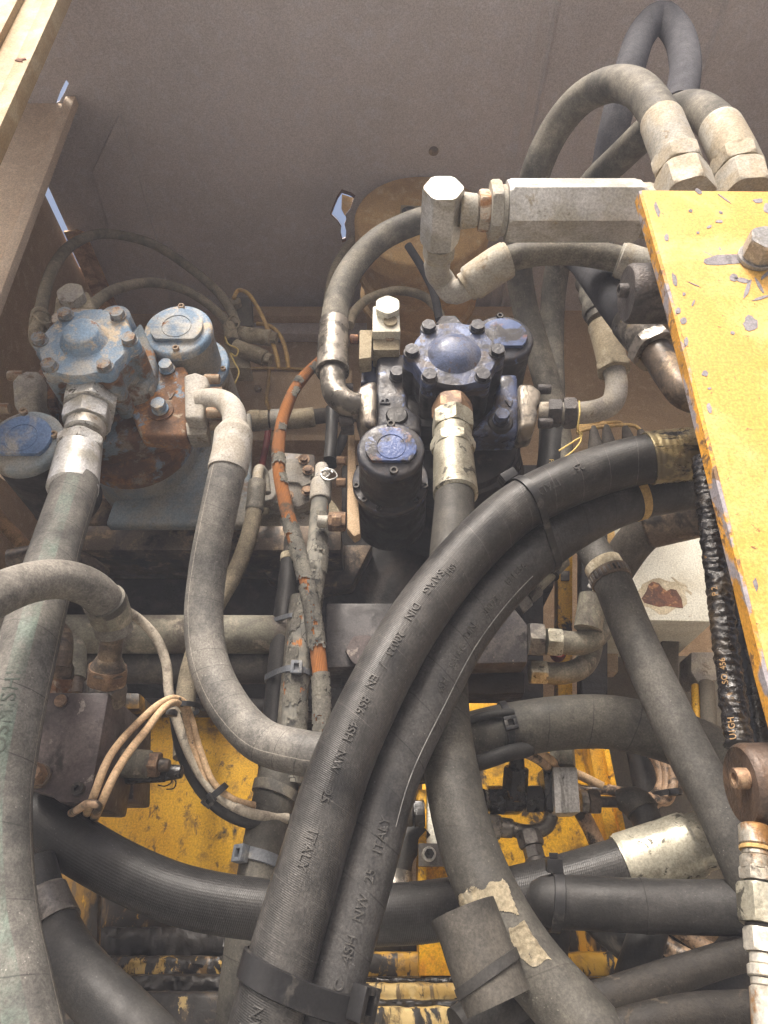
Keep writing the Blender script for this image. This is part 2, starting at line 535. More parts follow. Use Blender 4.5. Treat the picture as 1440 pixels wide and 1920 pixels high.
def cracked(name, og, amt):
    t = NT(name)
    sep = t.n('ShaderNodeSeparateXYZ'); t.l(t.tc.outputs['UV'], sep.inputs[0])
    u, v = sep.outputs[0], sep.outputs[1]
    a = t.math('SINE', t.math('MULTIPLY', t.math('ADD', t.math('MULTIPLY', v, 2.2), t.math('MULTIPLY', u, .1)), 1500))
    b = t.math('SINE', t.math('MULTIPLY', t.math('SUBTRACT', t.math('MULTIPLY', v, 2.2), t.math('MULTIPLY', u, .1)), 1500))
    w = t.math('MULTIPLY', a, b)
    braid = t.mix(t.step(w, -.5, .6), (.20, .075, .025), (.60, .25, .08))
    braid = t.mix(t.step(t.noise(40, 5, .6), .45, .65), braid, (.32, .14, .06))
    rub = t.mix(t.step(t.noise(30, 7, .7), .35, .65), (.125, .125, .115), (.26, .245, .205))
    wq = t.n('ShaderNodeVectorMath', operation='ADD'); nq = t.n('ShaderNodeTexNoise'); nq.inputs['Scale'].default_value = 90; t.l(t.coord((1, 1, .5)), nq.inputs['Vector']); sq = t.n('ShaderNodeVectorMath', operation='SCALE'); sq.inputs['Scale'].default_value = .012; t.l(nq.outputs['Color'], sq.inputs[0]); t.l(t.coord((1, 1, .5)), wq.inputs[0]); t.l(sq.outputs[0], wq.inputs[1])
    cr = t.vor(120, wq.outputs[0], 'DISTANCE_TO_EDGE')
    crk = t.math('MULTIPLY', t.step(cr, .01, .045, 1, 0), t.step(t.noise(30, 4, .6, t.coord(off=4)), .45, .58))
    rub = t.mix(crk, rub, (.012, .011, .010))
    nv = t.noise(26, 7, .62, t.coord((1, 1, .55)), .4)
    nv = t.math('ADD', nv, t.math('MULTIPLY', t.step(v, og[0], og[1], 1, 0), og[2]))
    th = .70 - .40 * amt
    f = t.step(nv, th - .012, th + .012)
    col = t.mix(f, rub, braid)
    nr = t.bump(w, .3, .0005)
    nr = t.bump(f, -1.0, .0018, nr)
    nr = t.bump(crk, -.8, .0012, nr)
    return t.out(col, .85, 0, nr, .25)
M['crack_a'] = cracked('perished_orange_braid', (.30, .40, .34), .30)
M['braid'] = braidmat('orange_braid')
M['skin'] = weather('perished_skin', (.21, .20, .175), [((.30, .285, .24), .45, 30, .08), ((.09, .09, .085), .3, 60, .05), ((.02, .018, .016), .14, 120, .02)], .9, .1, 0, .9, 120, .0015)
M['crack_b'] = cracked('perished_grey_skin', (0, .01, .0), .34)
# plated and bare metal
ZN = (.56, .555, .53)
M['zinc'] = weather('zinc_plated', ZN, [((.34, .31, .26), .5, 26, .10), ((.10, .09, .075), .22, 90, .03, None, .7), ((.22, .15, .08), .14, 30, .05)], .48, .2, .45, .22, 260)
M['zinc_clean'] = weather('zinc_bright', (.52, .515, .50), [((.38, .36, .31), .42, 30, .12), ((.26, .24, .20), .12, 70, .04), ((.34, .28, .18), .12, 24, .06)], .42, .2, .35, .12, 300)
M['zinc_dust'] = weather('zinc_dusty', (.36, .345, .305), [((.34, .29, .21), .5, 22, .12), ((.22, .17, .11), .12, 60, .04)], .72, .15, .2, .25, 240)
M['zinc_rust'] = weather('zinc_rusty', (.45, .40, .33), [((.33, .17, .08), .45, 40, .06), ((.16, .08, .04), .18, 90, .04)], .7, .2, .2, .4, 240)
M['zinc_yellow'] = weather('ferrule_yellowed', (.43, .41, .33), [((.27, .25, .19), .45, 24, .10), ((.08, .075, .06), .26, 70, .03, None, .5)], .42, .25, .5, .25, 200)
M['steel_oil'] = oily('steel_oily', (.30, .27, .23), (.10, .092, .08), .26, .55, 130, [((.42, .33, .16), .16, 26, .05)], .5, .55, (1, 1, .4))
M['ferrule_oily'] = oily('ferrule_oily_brass', (.34, .28, .15), (.14, .115, .07), .25, .6, 130, [((.018, .016, .014), .27, 70, .03, (.35, 1, 1))], .45, .4)
M['steel_brown'] = weather('steel_brown_greasy', (.125, .095, .070), [((.30, .22, .14), .28, 40, .08), ((.035, .03, .026), .42, 26, .08, None, .3)], .5, .3, .3, .5, 160)
M['steel_dark'] = weather('steel_dark', (.13, .12, .11), [((.26, .24, .2), .3, 40, .08), ((.03, .028, .026), .3, 30, .06, None, .3)], .45, .25, .4, .35, 190)
M['pipe_moss'] = weather('pipe_dusty_green', (.21, .20, .155), [((.10, .085, .07), .45, 16, .10), ((.33, .29, .22), .28, 36, .06)], .75, .2, 0, .5, 180)
M['pipe_dark'] = weather('pipe_black_dusty', (.05, .045, .04), [((.13, .115, .09), .3, 22, .10)], .7, .2, 0, .5, 160)
M['white_dust'] = weather('casting_white_dust', (.40, .38, .345), [((.35, .32, .27), .48, 26, .09), ((.24, .21, .16), .12, 70, .04)], .85, .1, 0, .45, 200)
M['grey_cast'] = weather('casting_grey', (.28, .26, .23), [((.40, .36, .29), .4, 26, .09), ((.16, .12, .085), .2, 40, .05)], .8, .15, 0, .5, 180)
M['tan_dust'] = weather('casting_tan_dust', (.30, .255, .175), [((.20, .165, .11), .42, 26, .09), ((.38, .33, .24), .3, 60, .06)], .9, .1, 0, .6, 200)
# pumps
M['blue_pale'] = weather('pump_paint_pale_blue', (.175, .265, .375), [((.40, .395, .37), .44, 20, .10), ((.52, .43, .31), .28, 34, .05), ((.24, .12, .06), .10, 40, .03)], .68, .2, 0, .35, 220, tint=.18)
M['blue_deep'] = weather('pump_paint_blue', (.085, .145, .27), [((.30, .29, .27), .38, 24, .08), ((.30, .17, .09), .16, 38, .03)], .6, .2, 0, .35, 220)
M['blue_grey'] = weather('housing_paint_blue_grey', (.165, .205, .235), [((.27, .25, .21), .56, 9, .12), ((.16, .12, .085), .22, 26, .06)], .7, .2, 0, .35, 180)
M['rust_body'] = weather('casting_rust', (.130, .066, .036), [((.27, .125, .045), .36, 26, .07), ((.22, .18, .14), .30, 36, .05), ((.17, .22, .27), .30, 18, .04), ((.045, .032, .026), .30, 18, .08)], .82, .2, 0, .7, 170)
M['blue_rust'] = weather('casting_blue_grey_rusting', (.165, .205, .235), [((.27, .255, .22), .40, 20, .08), ((.135, .075, .042), .44, 18, .05), ((.27, .13, .05), .24, 34, .04)], .8, .2, 0, .6, 170)
M['rust_orange'] = weather('casting_rust_orange', (.20, .105, .055), [((.38, .17, .05), .34, 26, .05), ((.17, .23, .29), .30, 30, .03), ((.10, .06, .04), .36, 24, .08), ((.36, .30, .22), .26, 40, .05)], .85, .2, 0, .7, 170)
M['bolt_tan'] = weather('bolt_tan_rust', (.34, .26, .18), [((.22, .12, .06), .38, 90, .05), ((.46, .42, .36), .3, 60, .06)], .75, .15, .1, .4, 300)
M['bolt_pale'] = weather('bolt_painted_worn', (.23, .25, .265), [((.30, .23, .16), .40, 70, .06), ((.17, .09, .05), .30, 90, .05)], .7, .2, .1, .4, 300)
M['hose_arch'] = hosemat('rubber_arch_bluish', (.062, .062, .072), (.10, .10, .11), .4, .9, scuff=.05)  # blue-black rubber lightened evenly to imitate haze in front of it
M['oil_blue'] = oily('pump_paint_oily_blue', (.055, .075, .15), (.026, .026, .034), .27, .5, 150, [((.13, .18, .33), .22, 40, .04), ((.07, .05, .04), .28, 24, .06)], .45)
M['oil_navy'] = oily('pump_paint_oily_navy', (.022, .024, .034), (.040, .036, .036), .33, .5, 150, [((.09, .14, .30), .17, 26, .03), ((.06, .045, .038), .3, 20, .06)], .45)
M['oil_cap'] = oily('pump_cap_oily', (.065, .105, .26), (.028, .026, .030), .30, .7, 160, [((.16, .09, .065), .28, 45, .04), ((.15, .19, .32), .16, 50, .03)], .56)
M['dome_blue'] = weather('pump_dome_dull_blue', (.085, .11, .19), [((.16, .17, .22), .4, 30, .08), ((.04, .04, .05), .34, 22, .08), ((.12, .08, .06), .2, 50, .05)], .42, .25, 0, .5, 200)
M['oil_cap_rust'] = oily('pump_cap_rusty', (.070, .105, .22), (.19, .085, .05), .45, .4, 160, [((.035, .033, .036), .40, 22, .05)], .38)
M['oil_black'] = oily('casting_oily_black', (.016, .015, .015), (.028, .025, .023), .36, .5, 120, [((.10, .085, .065), .14, 22, .05)], .4)
M['oil_metal'] = oily('flange_oily_metal', (.24, .21, .17), (.075, .066, .055), .3, .7, 110, [((.06, .05, .045), .3, 28, .06)], .45, .45, (1, 1, .45))
M['grease'] = oily('black_grease', (.012, .011, .010), (.022, .020, .018), .16, .8, 90, [], .4)
M['tarry'] = oily('tarry_black', (.015, .013, .012), (.050, .035, .018), .10, 1.0, 130, [((.20, .12, .05), .10, 90, .03)], .3)
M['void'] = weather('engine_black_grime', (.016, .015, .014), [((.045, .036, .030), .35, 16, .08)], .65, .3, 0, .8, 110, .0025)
M['manifold'] = weather('manifold_dark_brown', (.062, .047, .046), [((.11, .088, .082), .42, 14, .10), ((.20, .17, .15), .14, 60, .03), ((.028, .022, .02), .28, 30, .07)], .55, .25, 0, .3, 240)
M['manifold_b'] = weather('manifold_slate', (.060, .056, .058), [((.15, .135, .125), .34, 20, .09), ((.28, .24, .19), .08, 80, .02), ((.026, .024, .024), .25, 30, .07)], .5, .25, 0, .3, 240)
M['knob_brown'] = weather('cap_brown_oily', (.085, .060, .046), [((.17, .105, .065), .36, 24, .08), ((.035, .028, .024), .36, 34, .06, None, .3)], .42, .25, .2, .7, 330, .0009)
M['knob_dark'] = weather('cap_dark_wrinkled', (.060, .054, .052), [((.11, .095, .088), .36, 30, .08), ((.03, .027, .026), .3, 40, .06)], .42, .25, .1, 1.0, 420, .0012)
# paint
YL = (.62, .345, .014)
M['plate'] = weather('plate_yellow', (.60, .335, .070), [((.54, .28, .05), .38, 9, .14), ((.66, .45, .17), .34, 13, .12), ((.25, .235, .245), .03, 26, .015), ((.20, .11, .04), .13, 150, .025)], .52, .2, 0, .35, 330, tint=.05)
M['plate_edge'] = weather('plate_edge_worn', (.55, .27, .035), [((.27, .25, .27), .42, 40, .03, (1, 1, .5)), ((.16, .09, .04), .30, 80, .04)], .6, .2, 0, .5, 260)
M['chip'] = weather('primer_grey', (.24, .225, .24), [((.16, .15, .16), .3, 60, .06)], .6, .2, 0, .3, 300)
M['yellow'] = weather('frame_yellow', YL, [((.60, .31, .010), .45, 10, .14), ((.20, .11, .02), .28, 20, .07), ((.035, .026, .018), .23, 26, .05), ((.20, .11, .02), .24, 120, .03, (1, 1, .5))], .5, .25, 0, .35, 220, tint=.1)
M['yellow_edge'] = weather('frame_yellow_edge', (.88, .47, .014), [((.05, .035, .02), .24, 60, .02), ((.62, .27, .01), .4, 20, .1)], .5, .2, 0, .4, 220, tint=.08)
M['yellow_drip'] = oily('yellow_under_grease', (.020, .017, .014), (.034, .026, .018), .30, .7, 90, [((.30, .16, .02), .36, 24, .08, (1, 1, .5)), ((.62, .33, .02), .24, 30, .02, (1, 1, .4)), ((.14, .09, .04), .24, 60, .03, (1, 1, .4))], .4)
M['rail_worn'] = oily('rail_paint_worn', (.62, .46, .20), (.48, .31, .09), .5, .5, 120, [((.022, .019, .016), .34, 44, .02, (1, 1, .30)), ((.03, .025, .02), .26, 16, .04, (.5, 1, 3)), ((.16, .11, .05), .3, 60, .05, (1, 1, .4))], .45)
M['rail_flaked'] = oily('rail_flaked', (.022, .020, .018), (.034, .030, .026), .30, .9, 90, [((.50, .33, .09), .30, 40, .015, (1, 1, .4)), ((.18, .11, .04), .22, 70, .03, (1, 1, .4))], .4)
M['rail_yellow'] = oily('rail_yellow_grimy', (.58, .33, .03), (.36, .20, .03), .5, .5, 120, [((.020, .017, .014), .44, 40, .02, (1, 1, .22)), ((.03, .025, .02), .36, 16, .05)], .45)
M['steel_plate'] = weather('bolt_grey_steel', (.30, .295, .29), [((.20, .18, .15), .42, 50, .08), ((.42, .41, .39), .3, 80, .05)], .5, .2, .3, .4, 280)
M['rail_black'] = oily('rail_grease', (.020, .018, .016), (.034, .030, .026), .30, .9, 80, [((.40, .26, .10), .10, 40, .015, (1, 1, .5))], .4)
M['flaked'] = oily('base_flaked_paint', (.034, .032, .030), (.044, .040, .036), .5, .5, 120, [((.50, .37, .16), .17, 30, .012), ((.10, .08, .06), .3, 60, .05)], .4)
M['hood'] = weather('hood_inside_grey_brown', (.52, .47, .465), [((.46, .42, .41), .45, 3, .2), ((.52, .495, .515), .3, 40, .14), ((.42, .385, .375), .22, 4, .16)], .78, .1, 0, .08, 300, .0004, tint=.05, tsc=2)
M['hood_warm'] = weather('hood_inside_brown', (.46, .335, .21), [((.38, .27, .17), .45, 6, .16), ((.52, .40, .27), .25, 50, .10)], .8, .1, 0, .15, 260, .0005, tint=.08, tsc=4)
M['cream'] = weather('door_cream_paint', (.36, .255, .125), [((.30, .19, .08), .4, 14, .12), ((.42, .32, .18), .36, 20, .08), ((.22, .13, .07), .03, 50, .02)], .6, .15, 0, .25, 260, tint=.05)
M['filter'] = weather('filter_paint_tan', (.46, .295, .125), [((.36, .225, .10), .42, 10, .14), ((.50, .36, .19), .3, 30, .08)], .75, .15, 0, .2, 260, tint=.08)
M['box_white'] = weather('box_cream_white', (.70, .69, .60), [((.58, .55, .45), .36, 14, .12), ((.40, .34, .24), .05, 40, .03)], .6, .15, 0, .15, 260, tint=.04)
M['rust_patch'] = weather('rust_bare', (.15, .07, .045), [((.11, .06, .045), .45, 40, .05), ((.38, .20, .10), .25, 60, .04)], .85, .15, 0, .9, 160)
M['red_dull'] = weather('coupling_red_brown', (.20, .085, .062), [((.13, .085, .06), .45, 22, .08), ((.27, .20, .15), .22, 50, .05)], .7, .2, 0, .5, 180)
M['jamb'] = weather('jamb_tan_paint', (.68, .55, .42), [((.60, .48, .36), .45, 5, .15), ((.70, .58, .45), .3, 40, .1)], .8, .1, 0, .15, 260, .0005, tint=.06, tsc=3)
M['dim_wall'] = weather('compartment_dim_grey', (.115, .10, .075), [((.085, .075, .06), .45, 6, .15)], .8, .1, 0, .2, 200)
M['copper'] = weather('flange_tan_shiny', (.62, .40, .21), [((.30, .17, .09), .4, 20, .1)], .42, .15, .3, .15, 200)  # tan of the pipe; on the roof lip it imitates slit sunlight
# small
M['cable'] = weather('cable_beige', (.60, .42, .25), [((.40, .27, .16), .4, 34, .08), ((.06, .05, .04), .14, 70, .03)], .6, .15, 0, .2, 260)
M['cable_dirty'] = weather('cable_beige_grimy', (.40, .27, .17), [((.05, .04, .03), .48, 40, .05, None, .3), ((.52, .38, .26), .3, 60, .05)], .55, .2, 0, .3, 200)
M['cable_grey'] = weather('cable_grey_beige', (.46, .41, .33), [((.24, .21, .17), .42, 40, .06), ((.08, .07, .06), .16, 70, .03)], .7, .15, 0, .25, 240)
M['wire_ochre'] = weather('wire_ochre', (.50, .33, .12), [((.38, .25, .10), .4, 30, .1)], .75, .1, 0, .2, 240)
M['twine'] = weather('twine_yellow', (.62, .47, .16), [], .8, .1, 0, .2, 300)
M['lock_paint'] = weather('pale_line', (.19, .187, .18), [((.10, .10, .10), .36, 60, .05)], .7, .1, 0, .1, 300)
M['lock_wire'] = weather('wire_steel', (.72, .72, .70), [], .35, .1, .7, .1, 300)
M['tie_black'] = weather('nylon_black', (.016, .016, .017), [((.07, .066, .06), .25, 50, .06)], .42, .2, 0, .15, 260)
M['tie_grey'] = weather('nylon_slate', (.105, .115, .13), [((.20, .20, .19), .3, 50, .06)], .5, .2, 0, .15, 260)
M['tie_dust'] = weather('nylon_dusty', (.07, .066, .058), [((.16, .145, .115), .45, 40, .08)], .7, .2, 0, .2, 260)
M['ink'] = hosemat('rubber_lettering', (.030, .030, .030), (.098, .094, .088), .50, .45, scuff=.3, dsc=7)
M['ink_dark'] = weather('lettering_ink', (.085, .10, .085), [], .8, .1, 0, .1, 300)
M['ink_yellow'] = weather('lettering_yellow', (.62, .44, .14), [], .7, .1, 0, .1, 300)
M['ink_tan'] = weather('lettering_tan', (.30, .185, .08), [], .5, .1, 0, .1, 300)
M['cement'] = weather('dried_cement', (.46, .40, .285), [((.34, .29, .20), .42, 26, .08), ((.56, .50, .38), .36, 50, .06), ((.12, .11, .095), .08, 40, .02)], .95, .05, 0, .8, 140, .0014)
M['steel_stain'] = weather('coupling_stained', (.43, .41, .36), [((.26, .23, .18), .48, 26, .10), ((.30, .16, .06), .26, 34, .05, (1, 1, .5)), ((.035, .03, .025), .30, 44, .04, (1, 1, .35))], .42, .25, .45, .3, 220)
M['socket'] = weather('socket_dark', (.03, .028, .026), [((.10, .085, .07), .3, 80, .06)], .5, .2, .2, .3, 260)
M['copper_bolt'] = weather('bolt_copper_brown', (.26, .165, .10), [((.13, .085, .06), .45, 50, .07), ((.38, .27, .17), .26, 90, .05)], .55, .2, .3, .4, 260)
M['red'] = weather('cap_red', (.13, .014, .012), [], .5, .1, 0, .1, 200)
M['ground'] = weather('ground_dry_earth', (.30, .285, .245), [((.25, .235, .20), .42, 2, .12), ((.35, .33, .29), .3, 12, .1)], .95, .05, 0, .4, 20, .01, tint=.1, tsc=.7)

# ---------------- the compartment ----------------
ZC = CAMZ + 1.40
def VZ(px, py, Z):
    r, u = (px - CX) / FPX, (CY - py) / FPX
    d = Vector((r, _c - u * _s, _s + u * _c))
    return Vector((0, 0, CAMZ)) + d * ((Z - CAMZ) / d.z)
def VX(px, py, X):
    r, u = (px - CX) / FPX, (CY - py) / FPX
    d = Vector((r, _c - u * _s, _s + u * _c))
    return Vector((0, 0, CAMZ)) + d * (X / d.x)
def structure(o):
    o['kind'] = 'structure'; return o
def sheet_holes(name, outer, holes, nrm, th, mat, parent=None):
    """flat sheet with real openings; every opening and the rim get their thickness"""
    loops = [outer] + holes
    flat = [p for lp in loops for p in lp]
    tris = tessellate_polygon(loops)
    mb = MB(); b = mb.bm
    a = [b.verts.new(p) for p in flat]; c = [b.verts.new(p + nrm * th) for p in flat]
    for t in tris:
        try: b.faces.new([a[i] for i in t]); b.faces.new([c[i] for i in t][::-1])
        except ValueError: pass
    k = 0
    for lp in loops:
        n = len(lp)
        for i in range(n):
            i0, i1 = k + i, k + (i + 1) % n
            b.faces.new((a[i0], a[i1], c[i1], c[i0]))
        k += n
    return mb.obj(name, mat, parent)
def circ(px, py, r, Z, n=14):
    P = VZ(px, py, Z)
    return [P + Vector((r * math.cos(6.2832 * i / n), r * math.sin(6.2832 * i / n), 0)) for i in range(n)]

g = MB()
gp = []
for j in range(25):
    gp.append([g.bm.verts.new((-4 + .3333 * i, -4 + .3333 * j, 0.02 * noise.noise(Vector((i * .7, j * .7, 0))))) for i in range(25)])
for j in range(24):
    for i in range(24): g.bm.faces.new((gp[j][i], gp[j][i + 1], gp[j + 1][i + 1], gp[j + 1][i]))
structure(g.obj('ground', M['ground'], origin=Vector()))

YB = 1.36
torn = [VZ(x, y, ZC) for x, y in ((641, 362), (657, 367), (663, 372), (657, 392), (648, 402), (649, 412), (646, 420), (649, 432), (648, 446), (642, 448), (639, 436), (640, 424), (634, 414), (622, 402), (628, 386), (634, 372))]
ceil = sheet_holes('ceiling', [Vector((-.95, .46, ZC)), Vector((.86, .46, ZC)), Vector((.86, YB, ZC)), Vector((-.745, YB, ZC)), Vector((-.745, 1.215, ZC)), Vector((-.738, 1.215, ZC)), Vector((-.738, .99, ZC)), Vector((-.748, .99, ZC)), Vector((-.95, .99, ZC))],
                   [torn, [VZ(x, y, ZC) for x, y in ((124, 150), (129, 156), (122, 172), (112, 190), (105, 194), (113, 172))]], UPZ, .003, M['hood'])
structure(ceil)
# pressed ribs and the folded flange of the roof sheet
for xa, xb, ya in ((.262, .292, .5), (.300, .312, .5), (.595, .612, .5)):
    MB().poly([Vector((xa, ya, ZC - .0005)), Vector(((xa + xb) / 2, ya, ZC - .006)), Vector((xb, ya, ZC - .0005))], Vector((0, YB - ya, 0)), 0).obj('rib', M['hood'], ceil)
MB().poly([VZ(x, y, ZC - .012) for x, y in ((224, 215), (258, 330), (300, 480), (325, 600), (255, 640), (205, 430), (173, 322))], Vector((0, 0, .0115)), .003).obj('gusset', M['hood'], ceil)
P = VZ(813, 283, ZC)
MB().lathe(P - UPZ * .0003, -UPZ, [(0, .0105), (.0012, .0105), (.002, .009), (.002, .006), (.001, .005)], 24).obj('grommet', M['steel_brown'], ceil)
wd = MB(); wd.lathe(Vector(), UPZ, [(0, .0042), (.0006, .0038), (.0011, .0022), (.0012, .0008)], 14)
wd = meshdata(wd, 'spot_weld', M['hood'])
for xr in (.245, .325, .58, .625):
    for k in range(9):
        put(wd, 'spot_weld', ceil, Vector((xr, .56 + .085 * k, ZC - .0001)), -UPZ)
rm = MB(); pr_ = [p - UPZ * .0006 + Vector((p.x - torn[0].x, 0, 0)) * .0 for p in torn]
cc_ = sum(torn, Vector()) / len(torn)
rm.rings([[p, p.lerp(cc_, -.05) - UPZ * .0010, p.lerp(cc_, -.10) - UPZ * .0012, p.lerp(cc_, -.16) - UPZ * .0002, p] for p in torn], closed=True).obj('torn_rim', M['rust_patch'], ceil)
flap = MB().poly([VZ(x, y, ZC + .012) for x, y in ((641, 364), (663, 371), (656, 398), (646, 404), (640, 392))], Vector((.004, .006, .004)), .0005)
flap.obj('torn_flap', M['filter'], ceil)
structure(sheet_holes('back_wall', [Vector((-.745, YB, CAMZ - .7)), Vector((.86, YB, CAMZ - .7)), Vector((.86, YB, ZC)), Vector((-.745, YB, ZC))], [], UPY, .004, M['hood_warm']))
lw = MB().poly([Vector((-.748, .84, CAMZ - .7)), Vector((-.748, YB, CAMZ - .7)), Vector((-.748, YB, ZC - .001)), Vector((-.748, 1.215, ZC - .001)), Vector((-.748, 1.215, ZC - .007)), Vector((-.748, .99, ZC - .010)), Vector((-.748, .985, ZC)), Vector((-.748, .84, ZC))], Vector((-.004, 0, 0)), 0)
lw = structure(lw.obj('side_wall', M['hood_warm']))
structure(MB().box((.862, .50, CAMZ - .7), (.866, YB, ZC), 0).obj('side_wall', M['hood_warm']))  # hidden right wall, added to keep light out from that side
# rolled lip, coloured to imitate the glow of sun through the slit
MB().poly([Vector((-.742, 1.10, ZC - .012)), Vector((-.714, 1.10, ZC - .006)), Vector((-.690, 1.10, ZC - .016)), Vector((-.690, 1.10, ZC - .020)), Vector((-.716, 1.10, ZC - .011)), Vector((-.742, 1.10, ZC - .017))], Vector((0, .24, 0)), .0015).obj('roof_lip', M['copper'], lw)
# front jamb with its slit
jy = .81
jamb = sheet_holes('front_jamb', [Vector((-1.25, jy, CAMZ - .5)), Vector((-.603, jy, CAMZ - .5)), Vector((-.603, jy, ZC - .002)), Vector((-1.25, jy, ZC - .002))],
                   [[V(x, y, jy) for x, y in ((-6, 784), (6, 790), (10, 806), (-4, 806))],
                    [V(x, y, jy) for x, y in ((-8, 868), (10, 882), (20, 906), (6, 898), (-8, 888))]], UPY, .003, M['jamb'])
structure(jamb)
MB().box((-.622, jy - .016, CAMZ - .5), (-.6015, jy - .0005, ZC - .003), .003).obj('jamb_rim', M['jamb'], jamb)
# lit edge of the door frame, top left
dy = .45
dx = V(108, 0, dy).x
door = thing('door_frame', Vector((dx - .05, dy, CAMZ + .7)), 'cream painted door edge glowing bright in the top left corner', 'door frame')
MB().box((dx - .018, dy, CAMZ + .35), (dx, dy + .022, ZC - .02), .002).obj('edge_strip', M['cream'], door)
MB().box((dx - .046, dy + .004, CAMZ + .35), (dx - .0185, dy + .022, ZC - .02), .0015).obj('recess', M['cream'], door)
MB().box((dx - .40, dy - .004, CAMZ + .35), (dx - .0465, dy + .022, ZC - .02), .002).obj('panel', M['cream'], door)
P = V(36, 112, dy - .001)
MB().poly([P + Vector((m(a, P), 0, m(b, P))) for a, b in ((-9, 0), (-4, 7), (2, 5), (9, 9), (12, 3), (5, 0), (8, -6), (-2, -4))], Vector((0, .003, 0)), .0004).obj('paint_chip', M['rust_patch'], door)
# beams across the back of the compartment
br = thing('cross_beam', V(540, 640, 1.30), 'brown folded beam across the back wall under the roof', 'beam')
def beam(y0, y1, Y, x0, x1, d, mat, name, parent, bev=.003):
    a, b = V(x0, y1, Y), V(x1, y0, Y)
    return MB().box((a.x, Y, a.z), (b.x, Y + d, b.z), bev).obj(name, mat, parent)
beam(574, 592, 1.30, 440, 980, .05, M['hood_warm'], 'lip', br)
beam(594, 626, 1.325, 440, 980, .03, M['hood'], 'web', br)
bk = thing('bracket_plate', V(560, 730, 1.16), 'brown bracket plate with a thin ochre rim behind the orange hose', 'bracket')
beam(693, 776, 1.16, 420, 660, .02, M['hood_warm'], 'plate', bk)
MB().tube(PX((430, 691, 1.155), (520, 691, 1.155), (640, 695, 1.155)), .0035, n=10).obj('rim', M['wire_ochre'], bk)
MB().tube(PX((505, 694, 1.15), (503, 720, 1.15), (500, 755, 1.15), (508, 769, 1.15), (540, 773, 1.15), (600, 774, 1.15)), .0038, n=10).obj('rim', M['wire_ochre'], bk)
P = V(484, 731, 1.155)
MB().hexnut(P, P + UPY * -.008, m(7, P)).obj('bolt', M['bolt_tan'], bk)
lb = thing('lower_beam', V(540, 815, 1.2), 'brown ledge beneath the dusty horizontal pipe fitting', 'beam')
beam(803, 826, 1.2, 420, 700, .06, M['hood_warm'], 'lip', lb)

# greasy engine block behind and under the pumps
eb = thing('engine_block', V(480, 1070, 1.02), 'black grimy engine casing under the two pumps', 'engine block')
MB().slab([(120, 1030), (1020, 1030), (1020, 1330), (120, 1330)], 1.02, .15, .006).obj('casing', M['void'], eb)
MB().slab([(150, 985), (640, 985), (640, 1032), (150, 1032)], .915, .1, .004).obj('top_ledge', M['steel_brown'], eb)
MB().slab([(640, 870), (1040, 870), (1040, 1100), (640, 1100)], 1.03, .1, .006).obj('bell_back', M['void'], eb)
MB().slab([(470, 1020), (700, 1020), (660, 1095), (560, 1110), (500, 1080)], .985, .05, .006).obj('dirty_web', M['steel_brown'], eb)

# floor of the compartment
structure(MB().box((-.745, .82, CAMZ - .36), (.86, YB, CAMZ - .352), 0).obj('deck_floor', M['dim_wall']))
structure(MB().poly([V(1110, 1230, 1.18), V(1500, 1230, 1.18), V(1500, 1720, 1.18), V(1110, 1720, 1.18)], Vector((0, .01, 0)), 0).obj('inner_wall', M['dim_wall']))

def lumpy(parent, name, x0, x1, y0, y1, Y, d, mat, amp=.003, n=150, rnd=.25, sd=0.0):
    """greasy rail: a bar along X whose front face bulges and sags with caked grease"""
    a, b = V(x0, y1, Y), V(x1, y0, Y)
    z0, z1 = a.z, b.z; h = z1 - z0; q = h * rnd
    prof = [(Y + d, z1), (Y + q * 1.2, z1), (Y + q * .35, z1 - q * .2), (Y, z1 - q), (Y - amp * .2, z1 - h * .38), (Y - amp * .2, z1 - h * .62), (Y, z0 + q), (Y + q * .35, z0 + q * .2), (Y + q * 1.2, z0), (Y + d, z0)]
    rgs = []
    for i in range(n + 1):
        x = a.x + (b.x - a.x) * i / n
        rg = []
        for j, (yy, zz) in enumerate(prof):
            w = noise.noise(Vector((x * 55, zz * 130, sd))) + .6 * noise.noise(Vector((x * 160, zz * 300, sd + 5)))
            k = 0 if j in (0, len(prof) - 1) else 1
            rg.append(Vector((x, yy - amp * w * k, zz + amp * .5 * noise.noise(Vector((x * 70, j * 3.1, sd + 9))) * k)))
        rgs.append(rg)
    return MB().rings(rgs).obj(name, mat, parent, 60)
# ---------------- yellow machine frame, left ----------------
yf = thing('frame_panel', V(330, 1480, .93), 'yellow painted frame panel behind the beige cable loops', 'frame panel')
MB().slab([(150, 1330), (520, 1330), (520, 1760), (150, 1760)], .93, .02, .003).obj('panel', M['yellow'], yf)
MB().slab([(120, 1308), (700, 1308), (700, 1334), (120, 1334)], .90, .06, .004).obj('top_rail', M['rail_black'], yf)
MB().slab([(62, 1590), (186, 1640), (180, 1830), (62, 1830)], .80, .012, .003).obj('gusset', M['yellow_drip'], yf)
MB().slab([(182, 1655), (520, 1700), (520, 1760), (182, 1760)], .90, .02, .003).obj('lower_band', M['yellow_drip'], yf)
lr = thing('base_rail', V(330, 1800, .84), 'black greasy stepped rail with flaked yellow paint in the lower left', 'rail')
lumpy(lr, 'step', 170, 560, 1738, 1796, .885, .05, M['rail_black'], .004, sd=1)
lumpy(lr, 'step', 170, 560, 1794, 1832, .855, .06, M['rail_flaked'], .004, sd=2)
lumpy(lr, 'step', 150, 560, 1828, 1866, .835, .06, M['rail_black'], .004, sd=3)
lumpy(lr, 'step', 40, 600, 1862, 2030, .81, .06, M['flaked'], .002, rnd=.06, sd=4)

